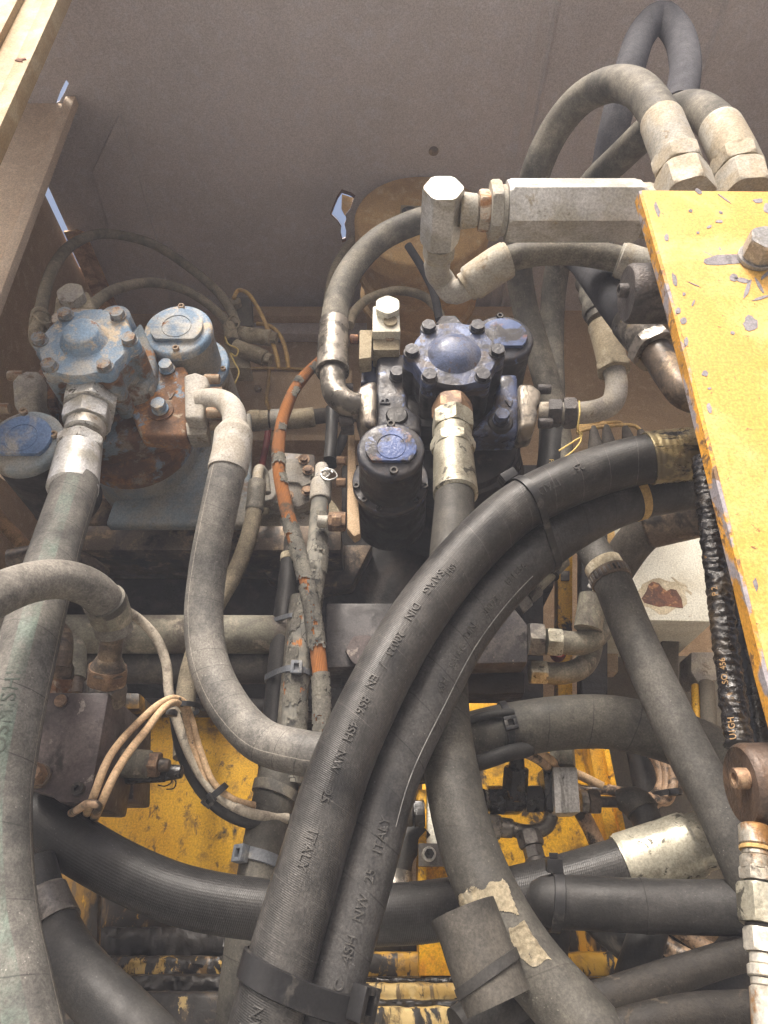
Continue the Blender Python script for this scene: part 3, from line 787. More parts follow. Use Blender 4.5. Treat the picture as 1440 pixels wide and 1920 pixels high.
# ---------------- yellow bracket, right ----------------
yb = thing('valve_bracket', V(960, 1500, .86), 'bright yellow bracket panel behind the silver valve block', 'bracket')
MB().slab([(796, 1325), (1120, 1325), (1150, 1440), (1180, 1640), (1180, 1860), (780, 1860)], .90, .01, .002).obj('panel', M['yellow'], yb)
MB().slab([(870, 1318), (1112, 1318), (1116, 1334), (870, 1334)], .865, .034, .0015).obj('top_edge', M['yellow_edge'], yb)
MB().slab([(1103, 1392), (1139, 1392), (1186, 1620), (1146, 1620)], .865, .034, .0015).obj('side_flange', M['yellow'], yb)
MB().slab([(1130, 1392), (1140, 1392), (1187, 1622), (1175, 1622)], .855, .0098, .001).obj('side_edge', M['yellow_edge'], yb)
MB().slab([(784, 1480), (800, 1480), (800, 1838), (784, 1838)], .845, .055, .0015).obj('left_flange', M['yellow'], yb)
MB().slab([(800, 1470), (818, 1470), (838, 1585), (800, 1585)], .85, .006, .001).obj('cream_face', M['box_white'], yb)
MB().slab([(786, 1700), (900, 1700), (900, 1830), (786, 1830)], .83, .012, .0015).obj('foot', M['yellow_edge'], yb)
# clip plate with a socket screw
cp = thing('clip_plate', V(806, 1600, .82), 'small grey clip plate with a dark screw beside the worn centre hose', 'clip plate')
MB().slab([(785, 1581), (840, 1581), (840, 1624), (785, 1624)], .82, .012, .001).obj('plate', M['steel_dark'], cp)
P = V(804, 1602, .82)
MB().cyl(P, P - UPY * .006, m(13, P)).obj('washer', M['zinc'], cp)
MB().hexnut(P - UPY * .0062, P - UPY * .013, m(9, P)).obj('screw', M['grease'], cp)
P = V(812, 1534, .82)

rr = thing('sill_rail', V(960, 1850, .80), 'worn yellow and black stepped sill rail along the bottom edge', 'rail')
lumpy(rr, 'step', 560, 784, 1738, 1794, .885, .05, M['rail_black'], .004, sd=5)
lumpy(rr, 'step', 560, 1330, 1786, 1838, .852, .05, M['rail_yellow'], .0025, sd=6)
lumpy(rr, 'seam', 560, 1330, 1833, 1848, .825, .05, M['grease'], .002, sd=7)
lumpy(rr, 'step', 560, 1330, 1844, 1880, .812, .06, M['rail_worn'], .003, rnd=.15, sd=8)
lumpy(rr, 'seam', 560, 1330, 1876, 1892, .800, .06, M['rail_black'], .005, sd=9)
lumpy(rr, 'step', 560, 1330, 1889, 2030, .790, .06, M['rail_worn'], .003, rnd=.08, sd=10)
MB().slab([(920, 1700), (1320, 1720), (1320, 1800), (920, 1800)], .895, .02, .004).obj('back_web', M['yellow_drip'], rr)

# ---------------- yellow bracket plate at the right edge ----------------
pl = thing('mounting_plate', V(1330, 700, .40), 'thick yellow mounting plate with chipped paint and one bolt at right edge', 'plate')
pts = [(1203, 356), (1760, 362), (1760, 1700), (1600, 1640), (1500, 1470), (1440, 1258), (1398, 1090), (1330, 820), (1262, 560)]
MB().slab(pts, .40, .012, .0012).obj('plate', M['plate'], pl)
lo = [V(x, y, .40) for x, y in ((1203, 356), (1262, 560), (1330, 820), (1398, 1090), (1440, 1258), (1500, 1470))]
e = MB()
e.rings([[p + Vector((-.0022, .0012, 0)), p + Vector((.0004, .0006, 0)), p + Vector((.0004, .0126, 0)), p + Vector((-.0022, .0126, 0))] for p in lo])
e.obj('torch_cut_edge', M['plate_edge'], pl, 60)
def blob(px, py, rx, ry, seed, n=14, rot=0.0):
    out = []
    for i in range(n):
        a = 6.2832 * i / n
        k = 1 + .38 * noise.noise(Vector((math.cos(a) * 1.6 + seed, math.sin(a) * 1.6, seed * 3)))
        x, y = rx * k * math.cos(a), ry * k * math.sin(a)
        out.append((px + x * math.cos(rot) - y * math.sin(rot), py + x * math.sin(rot) + y * math.cos(rot)))
    return out
chips = [(1407, 607, 14, 14, 1, 0), (1422, 376, 10, 4, 2, 0), (1438, 390, 5, 10, 3, 0), (1295, 395, 4, 3, 4, 0), (1352, 398, 4, 2.5, 5, .5), (1349, 415, 7, 2.5, 6, 0), (1330, 425, 5, 2.5, 7, -.4),
         (1309, 436, 3, 2.5, 8, 0), (1376, 520, 8, 7, 9, .2), (1402, 540, 4, 18, 10, .35), (1392, 525, 16, 4, 11, .2), (1428, 558, 17, 2.5, 12, -.3), (1424, 535, 3, 16, 13, -.5), (1436, 515, 3, 14, 16, .8),
         (1322, 700, 6, 5, 14, 0), (1374, 624, 5, 3, 15, .3), (1272, 582, 4, 6, 17, 0), (1282, 601, 6, 6, 18, .4), (1287, 640, 4, 7, 19, 0), (1300, 568, 2, 7, 20, .4), (1357, 371, 17, 1.3, 21, .62), (1283, 551, 3, 3, 22, .5),
         (1302, 533, 12, 1, 23, .4), (1330, 728, 4, 2, 24, 0), (1310, 358.5, 8, 4, 25, .6), (1250, 445, 4, 7, 26, -.1), (1232, 392, 4, 14, 27, -.3), (1265, 525, 4, 14, 28, -.2), (1330, 765, 4, 10, 29, -.2), (1417, 1095, 4, 12, 30, -.2), (1425, 430, 7, 4, 31, .2)]
for cx, cy, rx, ry, sd, ro in chips:
    MB().poly([V(x, y, .3996) for x, y in blob(cx, cy, rx, ry, sd, rot=ro)], Vector((0, .0009, 0)), 0).obj('paint_chip', M['chip'], pl)
MB().poly([V(x, y, .3997) for x, y in blob(1362, 487, 40, 11, 40, 22, -.05)], Vector((0, .0009, 0)), 0).obj('bare_streak', M['chip'], pl)
P = V(1416, 486, .40)
MB().cyl(P - UPY * .0003, P - UPY * .004, m(34, P), n=36).obj('washer', M['steel_plate'], pl)
MB().hexnut(P - UPY * .0042, P - UPY * .022, m(32, P), rot=.25).obj('bolt_head', M['steel_plate'], pl)

# ---------------- pumps ----------------
def bolt_data(mat, r, h, sock=False):
    b = MB()
    b.cyl(Vector((0, 0, 0)), Vector((0, 0, h * .18)), r * 1.12, n=24)
    b.hexnut(Vector((0, 0, h * .19)), Vector((0, 0, h)), r, n=36)
    return meshdata(b, 'bolt', mat)
def socket_bolt_data(mat, r, h):
    b = MB()
    b.lathe(Vector(), UPZ, [(0, r * .94), (h * .1, r), (h * .88, r), (h, r * .92), (h, r * .55), (h * .45, r * .5)], 28)
    return meshdata(b, 'cap_screw', mat)
def lobe_profile(Rm, bolts, rb, n=180, dip=.90):
    """outline of a round cover with a lobe at every bolt angle"""
    out = []
    for i in range(n):
        a = 2 * math.pi * i / n
        r = Rm * dip
        for b, Rb in bolts:
            d = abs((a - b + math.pi) % (2 * math.pi) - math.pi)
            x = Rb * math.sin(d)
            if d < 1 and x < rb: r = max(r, Rb * math.cos(d) + math.sqrt(rb * rb - x * x))
        out.append((a, r))
    rs = [q[1] for q in out]
    for _ in range(3): rs = [(rs[i - 1] + 2 * rs[i] + rs[(i + 1) % n]) / 4 for i in range(n)]
    return [(out[i][0], rs[i]) for i in range(n)]
def lobed(mb, C, prof, steps):
    """steps: (depth along +Y, scale)"""
    rgs = []
    for t, k in steps:
        rgs.append([C + Vector((r * k * math.cos(a), t, r * k * math.sin(a))) for a, r in prof])
    return mb.rings(rgs)
def cap_cylinder(root, px, py, Y, rpx, L, mcap, mplate, mbody, collar=None, axis=None, flat_dir=-1.0, screw=None, ring_at=.5, turn=0.0, screws=None, groove=True):
    """pressure-control cylinder: round lid with a raised D-shaped plate and two screws, long body, flange ring"""
    C = V(px, py, Y); r = m(rpx, C); ax = (axis or UPY).normalized()
    Mf = frame(C, ax, UPZ)
    MB().lathe(C, ax, [(0, r * .90), (.0015, r * .97), (.004, r), (.012, r), (.0135, r * .985)], 56).obj('lid', mcap, root)
    pts = []
    for i in range(60):
        a = 2 * math.pi * i / 60 + turn
        x, z = r * .76 * math.cos(a), r * .72 * math.sin(a)
        z = max(z, -r * .50)
        pts.append(C + Vector((x * math.cos(turn) - 0, 0, z)) if not turn else C + Vector((x, 0, z)))
    q = Matrix.Rotation(0, 3, 'Y')
    if axis is not None:
        rot = UPY.rotation_difference(ax).to_matrix()
        pts = [C + rot @ (p - C) for p in pts]
    MB().poly([p - ax * .0062 for p in pts], ax * .0064, .0016, 2).obj('raised_plate', mplate, root)
    if groove:
        rot = UPY.rotation_difference(ax).to_matrix()
        rg = [C - ax * .0063 + rot @ Vector((r * .42 * math.cos(a), 0, r * .42 * math.sin(a))) for a in [2 * math.pi * i / 40 for i in range(41)]]
        MB().tube(Path(rg, 2), r * .018, n=8, wob=0, step=.001).obj('stamped_ring', mplate, root)
    if screw:
        rot = UPY.rotation_difference(ax).to_matrix()
        for dx, dz in (screws or ((0, .86), (0.08, -.80))):
            put(screw, 'cap_screw', root, C + rot @ Vector((dx * r, 0, dz * r)) - ax * .0002, -ax)
    MB().lathe(C + ax * .0137, ax, [(0, r * .955), (L * .3, r * .97), (L, r * 1.0)], 48, wob=.01).obj('barrel', mbody, root)
    if collar:
        p = C + ax * (L * ring_at)
        MB().lathe(p, ax, [(0, r * 1.17), (.002, r * 1.20), (.009, r * 1.20), (.011, r * 1.17)], 56).obj('flange_ring', collar, root)
        MB().lathe(p + ax * .0112, ax, [(0, r * 1.14), (L * .9, r * 1.22)], 48, wob=.01).obj('rear_barrel', mbody, root)
        if screw:
            for a in (-.72, -2.42, -1.9, -.2, -2.95):
                put(screw, 'cap_screw', root, p + Vector((r * 1.09 * math.cos(a), 0, r * 1.09 * math.sin(a))) - ax * .0002, -ax, scale=.85)
    return C
def stack(root, P, Q, segs):
    """pieces threaded along P->Q: (name, kind, t0, t1, r0 px, r1 px, material[, rot])"""
    L = (Q - P).length; d = (Q - P).normalized(); k = dep(P.lerp(Q, .5)) / FPX
    for sg in segs:
        nm, kd, t0, t1, r0, r1, mt = sg[:7]
        a, b = P + d * (L * t0), P + d * (L * t1)
        if t1 > t0: b = b - d * .0002
        if kd == 'hex': MB().hexnut(a, b, r0 * k, sg[7] if len(sg) > 7 else .2).obj(nm, mt, root)
        elif kd == 'cyl': MB().cyl(a, b, r0 * k, r1 * k, 36).obj(nm, mt, root)
        elif kd == 'groove':
            ll = (b - a).length
            pr = [(0, r0 * k * .92), (ll * .03, r0 * k)]
            n = 4
            for i in range(n):
                t = ll * (.12 + .76 * i / (n - 1))
                pr += [(t - ll * .02, r0 * k), (t, r0 * k * .985), (t + ll * .02, r0 * k)]
            pr += [(ll * .97, r1 * k), (ll, r1 * k * .95)]
            MB().lathe(a, b - a, pr, 40).obj(nm, mt, root)
        elif kd == 'facet':
            ll = (b - a).length
            MB().lathe(a, b - a, [(0, r0 * k * .93), (ll * .03, r0 * k), (ll * .9, r1 * k), (ll, r1 * k * .93)], 14).obj(nm, mt, root, 18)
        elif kd == 'crimp':
            ll = (b - a).length
            mb = MB(); rgs = []
            for t, s in ((0, .93), (.03, .99), (.06, 1), (.94, 1), (.97, .99), (1, .93)):
                rg = []
                for j in range(64):
                    an = 2 * math.pi * j / 64
                    rr = (r0 + (r1 - r0) * t) * k * s * (1 - (.045 if j % 8 == 0 and .04 < t < .96 else 0))
                    rg.append(frame(a, d) @ Vector((rr * math.cos(an), rr * math.sin(an), ll * t)))
                rgs.append(rg)
            mb.rings(rgs).obj(nm, mt, root, 30)

# ===== left pump, weathered pale blue =====
lp = thing('hydraulic_pump', V(160, 640, .655), 'weathered pale blue hydraulic pump with rusty flanges at the left', 'hydraulic pump', 'hydraulic pumps')
C = V(160, 640, .655)
Rb = m(84, C)
bl = [(R(a), Rb * k) for a, k in ((0, 1), (52, .97), (128, .97), (180, 1), (232, .97), (308, .97))]
prof = lobe_profile(Rb * 1.0, bl, m(17, C), dip=1.02)
lobed(MB(), C, prof, [(0, .965), (.002, .99), (.004, 1), (.014, 1), (.016, .995)]).obj('cover_plate', M['blue_pale'], lp)
D = C + Vector((-.002, 0, .004))
MB().lathe(D + UPY * .001, -UPY, [(0, m(47, C)), (.003, m(43, C)), (.008, m(37, C)), (.014, m(33, C)), (.0155, m(30, C)), (.0160, m(20, C))], 48, cap0=False).obj('dome', M['blue_pale'], lp)
lobed(MB(), C, prof, [(.0165, .985), (.03, .97), (.05, .93), (.085, .90)]).obj('casing', M['blue_rust'], lp)
bd = bolt_data(M['bolt_pale'], m(14, C), .0085)
for a, r in bl:
    P = C + Vector((r * math.cos(a), 0, r * math.sin(a)))
    put(bd, 'bolt', lp, P - UPY * .0003, -UPY, Vector((math.cos(a * 2), 0, math.sin(a * 2))))
    if math.sin(a) < .5: MB().cyl(P + UPY * .0165, P + UPY * .088, m(19, C), m(17, C), 24).obj('bolt_boss', M['blue_rust'], lp)
# lobes and side webs right of the cover
MB().slab([(222, 650), (262, 600), (287, 655), (290, 700), (268, 735), (236, 745), (205, 720)], .715, .06, .008, 3).obj('side_lug', M['blue_rust'], lp)
a, b = V(266, 700, .685), V(288, 676, .735)
MB().slab([(268, 654), (289, 654), (291, 700), (283, 732), (262, 732), (258, 690)], .722, .05, .005, 3).obj('rib', M['blue_grey'], lp)
P = V(213, 590, .70)
MB().lathe(P, UPY, [(0, m(24, P)), (.004, m(29, P)), (.03, m(30, P)), (.06, m(30, P))], 32).obj('upper_boss', M['blue_pale'], lp)
# port plate
MB().slab([(90, 700), (135, 690), (330, 700), (345, 760), (330, 800), (250, 822), (160, 840), (110, 800)], .755, .05, .008, 3).obj('port_plate', M['rust_body'], lp)
MB().slab([(240, 760), (290, 730), (296, 690), (345, 684), (353, 700), (352, 780), (348, 820), (262, 816)], .735, .03, .006, 3).obj('port_arm', M['rust_orange'], lp)
P = V(302, 770, .735); MB().lathe(P, UPY, [(-.002, m(24, P)), (0.004, m(24, P))], 30).obj('bolt_pad', M['rust_body'], lp)
put(bolt_data(M['blue_pale'], m(14, P), .014), 'bolt', lp, P - UPY * .003, -UPY, UPX)
P = V(314, 693, .735); put(bolt_data(M['blue_pale'], m(13, P), .012), 'bolt', lp, P - UPY * .001, -UPY)
P = V(322, 742, .7345)
flat_text(lp, '<', P, Vector((0, 0, 1)), Vector((-1, 0, 0)), .022, M['rust_body'], .0012)
# split flange right
MB().slab([(344, 702), (366, 696), (388, 704), (391, 722), (380, 738), (384, 752), (380, 786), (346, 784)], .715, .045, .006, 3).obj('split_flange', M['white_dust'], lp)
MB().slab([(346, 790), (388, 790), (388, 814), (350, 816)], .735, .03, .004).obj('split_flange', M['grey_cast'], lp)
sb = socket_bolt_data(M['bolt_tan'], m(10, P), .02)
for x, y, q in ((384, 711, .745), (388, 774, .715), (394, 797, .745), (390, 735, .765)):
    P = V(x, y, q); put(sb, 'cap_screw', lp, P, UPX)
# left flange, grey and dusty
MB().slab([(20, 712), (32, 700), (50, 692), (74, 694), (74, 770), (50, 790), (24, 760)], .715, .05, .008, 3).obj('split_flange', M['grey_cast'], lp)
MB().slab([(70, 690), (98, 688), (104, 760), (74, 775)], .74, .05, .006).obj('port_arm', M['rust_body'], lp)
P = V(18, 766, .72); put(sb, 'cap_screw', lp, P, -UPX)
P = V(44, 705, .74); put(sb, 'cap_screw', lp, P, -UPX)
# round mounting flange and bell housing
P = V(245, 800, .80)
MB().lathe(P, UPY, [(0, m(96, P)), (.004, m(104, P)), (.012, m(106, P)), (.014, m(98, P)), (.018, m(98, P)), (.02, m(108, P)), (.034, m(110, P)), (.036, m(104, P))], 72, wob=.006).obj('mounting_flange', M['rust_body'], lp)
P = V(232, 836, .785); put(bolt_data(M['bolt_tan'], m(14, P), .014), 'bolt', lp, P, -UPY)
P2 = V(245, 800, .80) + UPY * .0362
MB().lathe(P2, UPY, [(0, m(104, P)), (.02, m(107, P)), (.05, m(112, P)), (.08, m(112, P))], 64, cap0=False).obj('bell_housing', M['blue_grey'], lp)
MB().slab([(196, 984), (212, 938), (300, 918), (352, 888), (392, 800), (470, 770), (470, 984)], .868, .02, .007, 3).obj('housing_base', M['blue_grey'], lp)
MB().slab([(60, 930), (205, 930), (205, 988), (150, 988), (60, 970)], .93, .12, .01, 3).obj('housing_foot', M['steel_brown'], lp)
# cylinders
sd = socket_bolt_data(M['bolt_tan'], m(7, C), .005)
cap_cylinder(lp, 333, 617, .72, 64, .115, M['blue_pale'], M['blue_pale'], M['blue_grey'], M['blue_pale'], screw=sd, ring_at=.62)
cap_cylinder(lp, 44, 826, .665, 72, .12, M['blue_grey'], M['blue_deep'], M['void'], None, screw=sd, screws=((.78, .15), (-.2, .9)))
# suction fitting under the cover
stack(lp, V(172, 744, .70), V(137, 916, .668), [
    ('adapter_nut', 'hex', .0, .17, 54, 54, M['zinc'], .1), ('swivel_nut', 'hex', .175, .34, 46, 46, M['zinc_clean'], .4), ('neck', 'cyl', .34, .46, 37, 37, M['zinc'])])
# bolted adapter block at the top left of the pump
ab = thing('adapter_block', V(150, 570, .74), 'dusty square adapter block with a large bolt on its end behind the left pump', 'adapter block')
MB().slab([(104, 556), (165, 545), (182, 596), (98, 602)], .735, .06, .004).obj('block', M['tan_dust'], ab)
MB().slab([(96, 592), (118, 575), (170, 580), (172, 604), (98, 604)], .73, .0045, .001).obj('rusty_lip', M['zinc_rust'], ab)
P = V(131, 548, .72)
MB().hexnut(P, P + UPY * .015, m(27, P), .15).obj('bolt_head', M['grey_cast'], ab)

# ===== right pump, oily navy =====
rp = thing('hydraulic_pump', V(857, 660, .70), 'oil-soaked navy blue hydraulic pump in the middle of the picture', 'hydraulic pump', 'hydraulic pumps')
C = V(852, 662, .70)
Rb = m(80, C)
bl = [(R(a), Rb * k) for a, k in ((0, 1), (53, .97), (127, .97), (180, 1), (231, .97), (309, .97))]
prof = lobe_profile(Rb, bl, m(16, C), dip=1.0)
lobed(MB(), C, prof, [(0, .965), (.002, .99), (.004, 1), (.013, 1), (.0145, .985), (.016, .985), (.0175, 1), (.024, 1)]).obj('cover_plate', M['oil_blue'], rp)
MB().lathe(C + UPY * .001, -UPY, [(0, m(52, C)), (.001, m(50, C)), (.004, m(45, C)), (.0075, m(39, C)), (.011, m(32, C)), (.0135, m(24, C)), (.0150, m(15, C)), (.0155, m(6, C))], 48, cap0=False).obj('dome', M['dome_blue'], rp)
lobed(MB(), C, prof, [(.0245, .95), (.05, .94), (.085, .92)]).obj('casing', M['oil_black'], rp)
bd = bolt_data(M['oil_navy'], m(14, C), .0085)
for a, r in bl:
    P = C + Vector((r * math.cos(a), 0, r * math.sin(a)))
    put(bd, 'bolt', rp, P - UPY * .0003, -UPY, Vector((math.cos(a * 2), 0, math.sin(a * 2))))
    if math.sin(a) < .5: MB().cyl(P + UPY * .0246, P + UPY * .088, m(17, C), m(16, C), 24).obj('bolt_boss', M['oil_black'], rp)
P = V(843, 606, .735); MB().lathe(P, UPY, [(0, m(22, P)), (.004, m(27, P)), (.05, m(28, P))], 6).obj('upper_boss', M['oil_navy'], rp)
# port plate with the cast letter B
MB().slab([(706, 672), (718, 662), (762, 662), (764, 760), (790, 780), (790, 810), (700, 812), (704, 740)], .765, .05, .007, 3).obj('port_plate', M['oil_navy'], rp)
MB().slab([(762, 690), (800, 700), (930, 700), (950, 800), (760, 800)], .772, .06, .006).obj('port_plate', M['oil_black'], rp)
MB().slab([(880, 812), (925, 760), (934, 716), (938, 700), (970, 700), (974, 760), (972, 810)], .755, .045, .007, 3).obj('port_arm', M['oil_blue'], rp)
flat_text(rp, 'B', V(723, 753, .7645), UPZ, -UPX, .020, M['oil_navy'], .0016)
flat_text(rp, '<', V(957, 757, .7545), UPZ, -UPX, .022, M['oil_navy'], .0016)
P = V(744, 707, .765); put(bolt_data(M['oil_navy'], m(13, P), .014), 'bolt', rp, P, -UPY)
P = V(938, 792, .755)
MB().lathe(P, UPY, [(-.003, m(22, P)), (-.001, m(24, P)), (.004, m(24, P))], 30).obj('bolt_pad', M['oil_black'], rp)
put(bolt_data(M['oil_blue'], m(14, P), .016), 'bolt', rp, P - UPY * .004, -UPY)
P = V(744, 780, .765); MB().lathe(P, UPY, [(-.004, m(18, P)), (-.001, m(21, P)), (.004, m(21, P))], 30).obj('bolt_pad', M['oil_black'], rp)
# split flanges
MB().slab([(664, 740), (674, 722), (690, 714), (706, 712), (706, 800), (676, 796), (668, 768)], .745, .05, .007, 3).obj('split_flange', M['oil_metal'], rp)
MB().slab([(972, 718), (998, 718), (1016, 732), (1014, 750), (1006, 760), (1010, 774), (1004, 798), (974, 804)], .745, .05, .007, 3).obj('split_flange', M['oil_metal'], rp)
sb2 = socket_bolt_data(M['knob_dark'], m(10, P), .018)
for x, y, q, ax in ((662, 728, .77, -UPX), (662, 790, .755, -UPX), (1008, 730, .775, UPX), (1010, 794, .76, UPX), (664, 806, .785, -UPX)):
    P = V(x, y, q); put(sb2, 'cap_screw', rp, P, ax)
# blue-grey block above the plate
MB().slab([(680, 676), (706, 674), (706, 715), (676, 718)], .785, .04, .003).obj('side_block', M['oil_blue'], rp)
# mounting flange, bell
P = V(860, 812, .83)
MB().lathe(P, UPY, [(0, m(98, P)), (.006, m(112, P)), (.02, m(114, P)), (.024, m(120, P)), (.06, m(128, P))], 72, wob=.008).obj('mounting_flange', M['oil_black'], rp)
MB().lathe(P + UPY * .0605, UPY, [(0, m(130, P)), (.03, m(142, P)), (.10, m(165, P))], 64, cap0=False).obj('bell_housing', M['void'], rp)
MB().slab([(652, 808), (664, 808), (676, 1000), (664, 1006), (650, 990)], .80, .02, .003).obj('edge_plate', M['hood_warm'], rp)
for y in (864, 905, 966):
    P = V(648, y, .80) if y != 966 else V(640, y + 12, .80)
    MB().hexnut(P + UPX * .0, P + UPX * -.012, m(9 if y != 966 else 16, P)).obj('edge_bolt', M['copper_bolt'], rp)
sd2 = socket_bolt_data(M['socket'], m(7.5, C), .005)
cap_cylinder(rp, 733, 842, .71, 64, .10, M['oil_navy'], M['oil_cap'], M['oil_black'], M['oil_navy'], screw=sd2, ring_at=.72)
cap_cylinder(rp, 944, 632, .755, 57, .11, M['oil_navy'], M['oil_cap_rust'], M['oil_black'], None, screw=sd2, groove=False, screws=((-.05, .88), (-.52, -.72)))
stack(rp, V(847, 752, .725), V(853, 925, .69), [
    ('adapter_nut', 'hex', .04, .20, 40, 40, M['copper_bolt'], .15), ('swivel_nut', 'hex', .19, .37, 42, 42, M['zinc_yellow'], .45), ('neck', 'cyl', .36, .50, 36, 36, M['zinc_yellow'])])

# ===== cream test block between the pumps =====
tb = thing('test_block', V(725, 620, .74), 'small cream metal block with one big hexagon bolt beside the navy pump', 'valve block')
MB().slab([(699, 574), (748, 572), (751, 622), (698, 622)], .735, .06, .002).obj('block', M['box_white'], tb)
MB().slab([(699, 624), (750, 624), (749, 656), (699, 656)], .75, .04, .002).obj('lower_block', M['tan_dust'], tb)
P = V(727, 571, .722)
MB().hexnut(P, P + UPY * .0125, m(25, P), .52).obj('bolt_head', M['box_white'], tb)
P = V(732, 604, .735); MB().cyl(P, P - UPY * .004, m(13, P)).obj('plug', M['tan_dust'], tb)
P = V(731, 634, .75); MB().lathe(P, -UPY, [(0, m(9, P)), (.003, m(9, P)), (.003, m(4, P)), (.001, m(3.5, P))], 24).obj('plug', M['bolt_tan'], tb)
MB().slab([(674, 618), (698, 618), (696, 670), (673, 673)], .745, .03, .002).obj('side_block', M['tan_dust'], tb)
P = V(672, 636, .76)
MB().cyl(P, P - UPX * .012, m(9, P)).obj('plug', M['rust_patch'], tb)

# ---------------- hoses ----------------
def hose(label, path, r, mat, cat='hose', name='hydraulic_hose', group=None, s0=0.0, s1=None, wob=.012, n=30, rf=None):
    o = MB().tube(path, r, s0, s1, n=n, wob=wob, rf=rf).obj(name, mat, None, 50, origin=path.at(path.L / 2)[0])
    return tag(o, label, cat, group)
def sleeve(root, path, px0, px1, r, mat, name='ferrule', prof=None, n=40):
    """crimped sleeve following the hose between two pixels"""
    a, b = path.s_at(*px0), path.s_at(*px1)
    if a > b: a, b = b, a
    f = prof or (lambda q: .96 if q < .03 or q > .97 else 1)
    return MB().tube(path, r, a, b, n=n, wob=.004, rf=lambda t: f((t - a) / max(1e-6, b - a)), step=(b - a) / 40).obj(name, mat, root, 40)
def clamp_band(label, items, px, width, thick, mat, head=None, hmat=None, group='cable ties round the hoses', name='cable_tie', cat='cable tie', hs=(.011, .010, .0075), tail=0.0, inset=0.0):
    """strap pulled round one or more hoses: items = [(path, radius)], px = pixel where it crosses the first one"""
    p0, r0 = items[0]
    c, T, N, B = p0.at(p0.s_at(*px))
    pts = []
    for p, r in items:
        best = min(range(len(p.P)), key=lambda i: abs((p.P[i] - c).dot(T)) + .02 * (p.P[i] - c).length)
        q = p.at(p.S[best])[0]; q = q - T * (q - c).dot(T)
        for k in range(48):
            a = 2 * math.pi * k / 48
            d = q - c + (N * math.cos(a) + B * math.sin(a)) * (r + .0008 - inset)
            pts.append((d.dot(N), d.dot(B)))
    pts = sorted(set(pts))
    def half(ps):
        h = []
        for q in ps:
            while len(h) > 1 and (h[-1][0] - h[-2][0]) * (q[1] - h[-2][1]) - (h[-1][1] - h[-2][1]) * (q[0] - h[-2][0]) <= 0: h.pop()
            h.append(q)
        return h
    hull = half(pts)[:-1] + half(pts[::-1])[:-1]
    # resample evenly
    P3 = [c + N * a + B * b for a, b in hull]
    L = [0]
    for i in range(len(P3)): L.append(L[-1] + (P3[(i + 1) % len(P3)] - P3[i]).length)
    m_ = 72; ring = []
    for k in range(m_):
        t = L[-1] * k / m_
        i = max(j for j in range(len(P3)) if L[j] <= t)
        f = (t - L[i]) / max(1e-9, L[i + 1] - L[i])
        ring.append(P3[i].lerp(P3[(i + 1) % len(P3)], f))
    cen = sum(ring, Vector()) / m_
    rgs = []
    for k in range(m_):
        tg = (ring[(k + 1) % m_] - ring[k - 1]).normalized()
        o = tg.cross(T); o = o if o.dot(ring[k] - cen) > 0 else -o
        w = T * (width / 2)
        skew = T * (width * .35 * math.sin(6.28 * k / m_))
        rgs.append([ring[k] - w + skew, ring[k] + w + skew, ring[k] + w * .9 + o * thick + skew, ring[k] - w * .9 + o * thick + skew])
    root = thing(name, cen, label, cat, group)
    MB().rings(rgs, closed=True).obj('strap', mat, root, 50)
    if head:
        k = min(range(m_), key=lambda i: (proj(ring[i])[0] - head[0]) ** 2 + (proj(ring[i])[1] - head[1]) ** 2 + (1e6 if (ring[i] - cen).normalized().dot((Vector((0, 0, CAMZ)) - cen).normalized()) < .12 else 0))
        tg = (ring[(k + 1) % m_] - ring[k - 1]).normalized()
        o = tg.cross(T); o = o if o.dot(ring[k] - cen) > 0 else -o
        Mx = Matrix((tg, T, o)).transposed()
        h = MB(); hc = ring[k] + o * (hs[2] / 2 + thick * .5)
        fr_ = hs[0] * .28
        for sg in (-1, 1):
            h.obox(hc + tg * (sg * (hs[0] - fr_) / 2), Mx, (fr_, hs[1], hs[2]), .0006)
            h.obox(hc + T * (sg * (hs[1] - fr_) / 2), Mx, (hs[0] - 2 * fr_ + .0002, fr_, hs[2] * .96), .0004)
        h.obox(hc - o * hs[2] * .2, Mx, (hs[0] * .6, hs[1] * .6, hs[2] * .4), .0002)
        h.obj('head', hmat or mat, root)
        if tail:
            MB().obox(hc + o * (tail / 2 + hs[2] / 2), Mx, (thick * 1.2, width * .8, tail), .0003).obj('tail', mat, root)
    return root

# --- the two black hoses sweeping across the front
RA = .0230
pA = PX((1470, 832, .53), (1400, 837, .535), (1310, 850, .54), (1215, 860, .545), (1130, 881, .55), (1040, 915, .55), (960, 960, .55), (868, 1048, .55), (778, 1165, .55), (700, 1302, .55), (634, 1450, .55), (588, 1600, .55), (528, 1800, .55), (497, 1920, .55), (470, 2030, .55))
hA = hose('front black hose of the curving pair, lettered down its left side', pA, RA, M['hose_front'], group='pair of black hoses sweeping up to the plate')
for tx, x, y, sz in (('25', 1080, 878, .010), ('ITALY', 1022, 917, .010), ('4SH', 848, 1060, .0075), ('SAIAG', 808, 1097, .0088), ('DIN', 771, 1149, .0092), ('20023', 742, 1203, .0088), ('/', 717, 1245, .010), ('EN', 700, 1274, .0092), ('856', 679, 1319, .0092), ('4SH', 653, 1376, .0092), ('NW', 629, 1434, .0092), ('25', 607, 1500, .0092), ('ITALY', 575, 1592, .0100), ('NW', 480, 1908, .0095)):
    hose_text(hA, pA, RA, tx, x, y, sz, M['ink'], 1, .0008, 1.0)
sl = lambda q: .97 if q < .015 else (1.0 + .012 * math.sin(q * 60))
sleeve(hA, pA, (1216, 860), (1330, 847), RA * 1.08, M['ferrule_oily'], 'ferrule', sl)
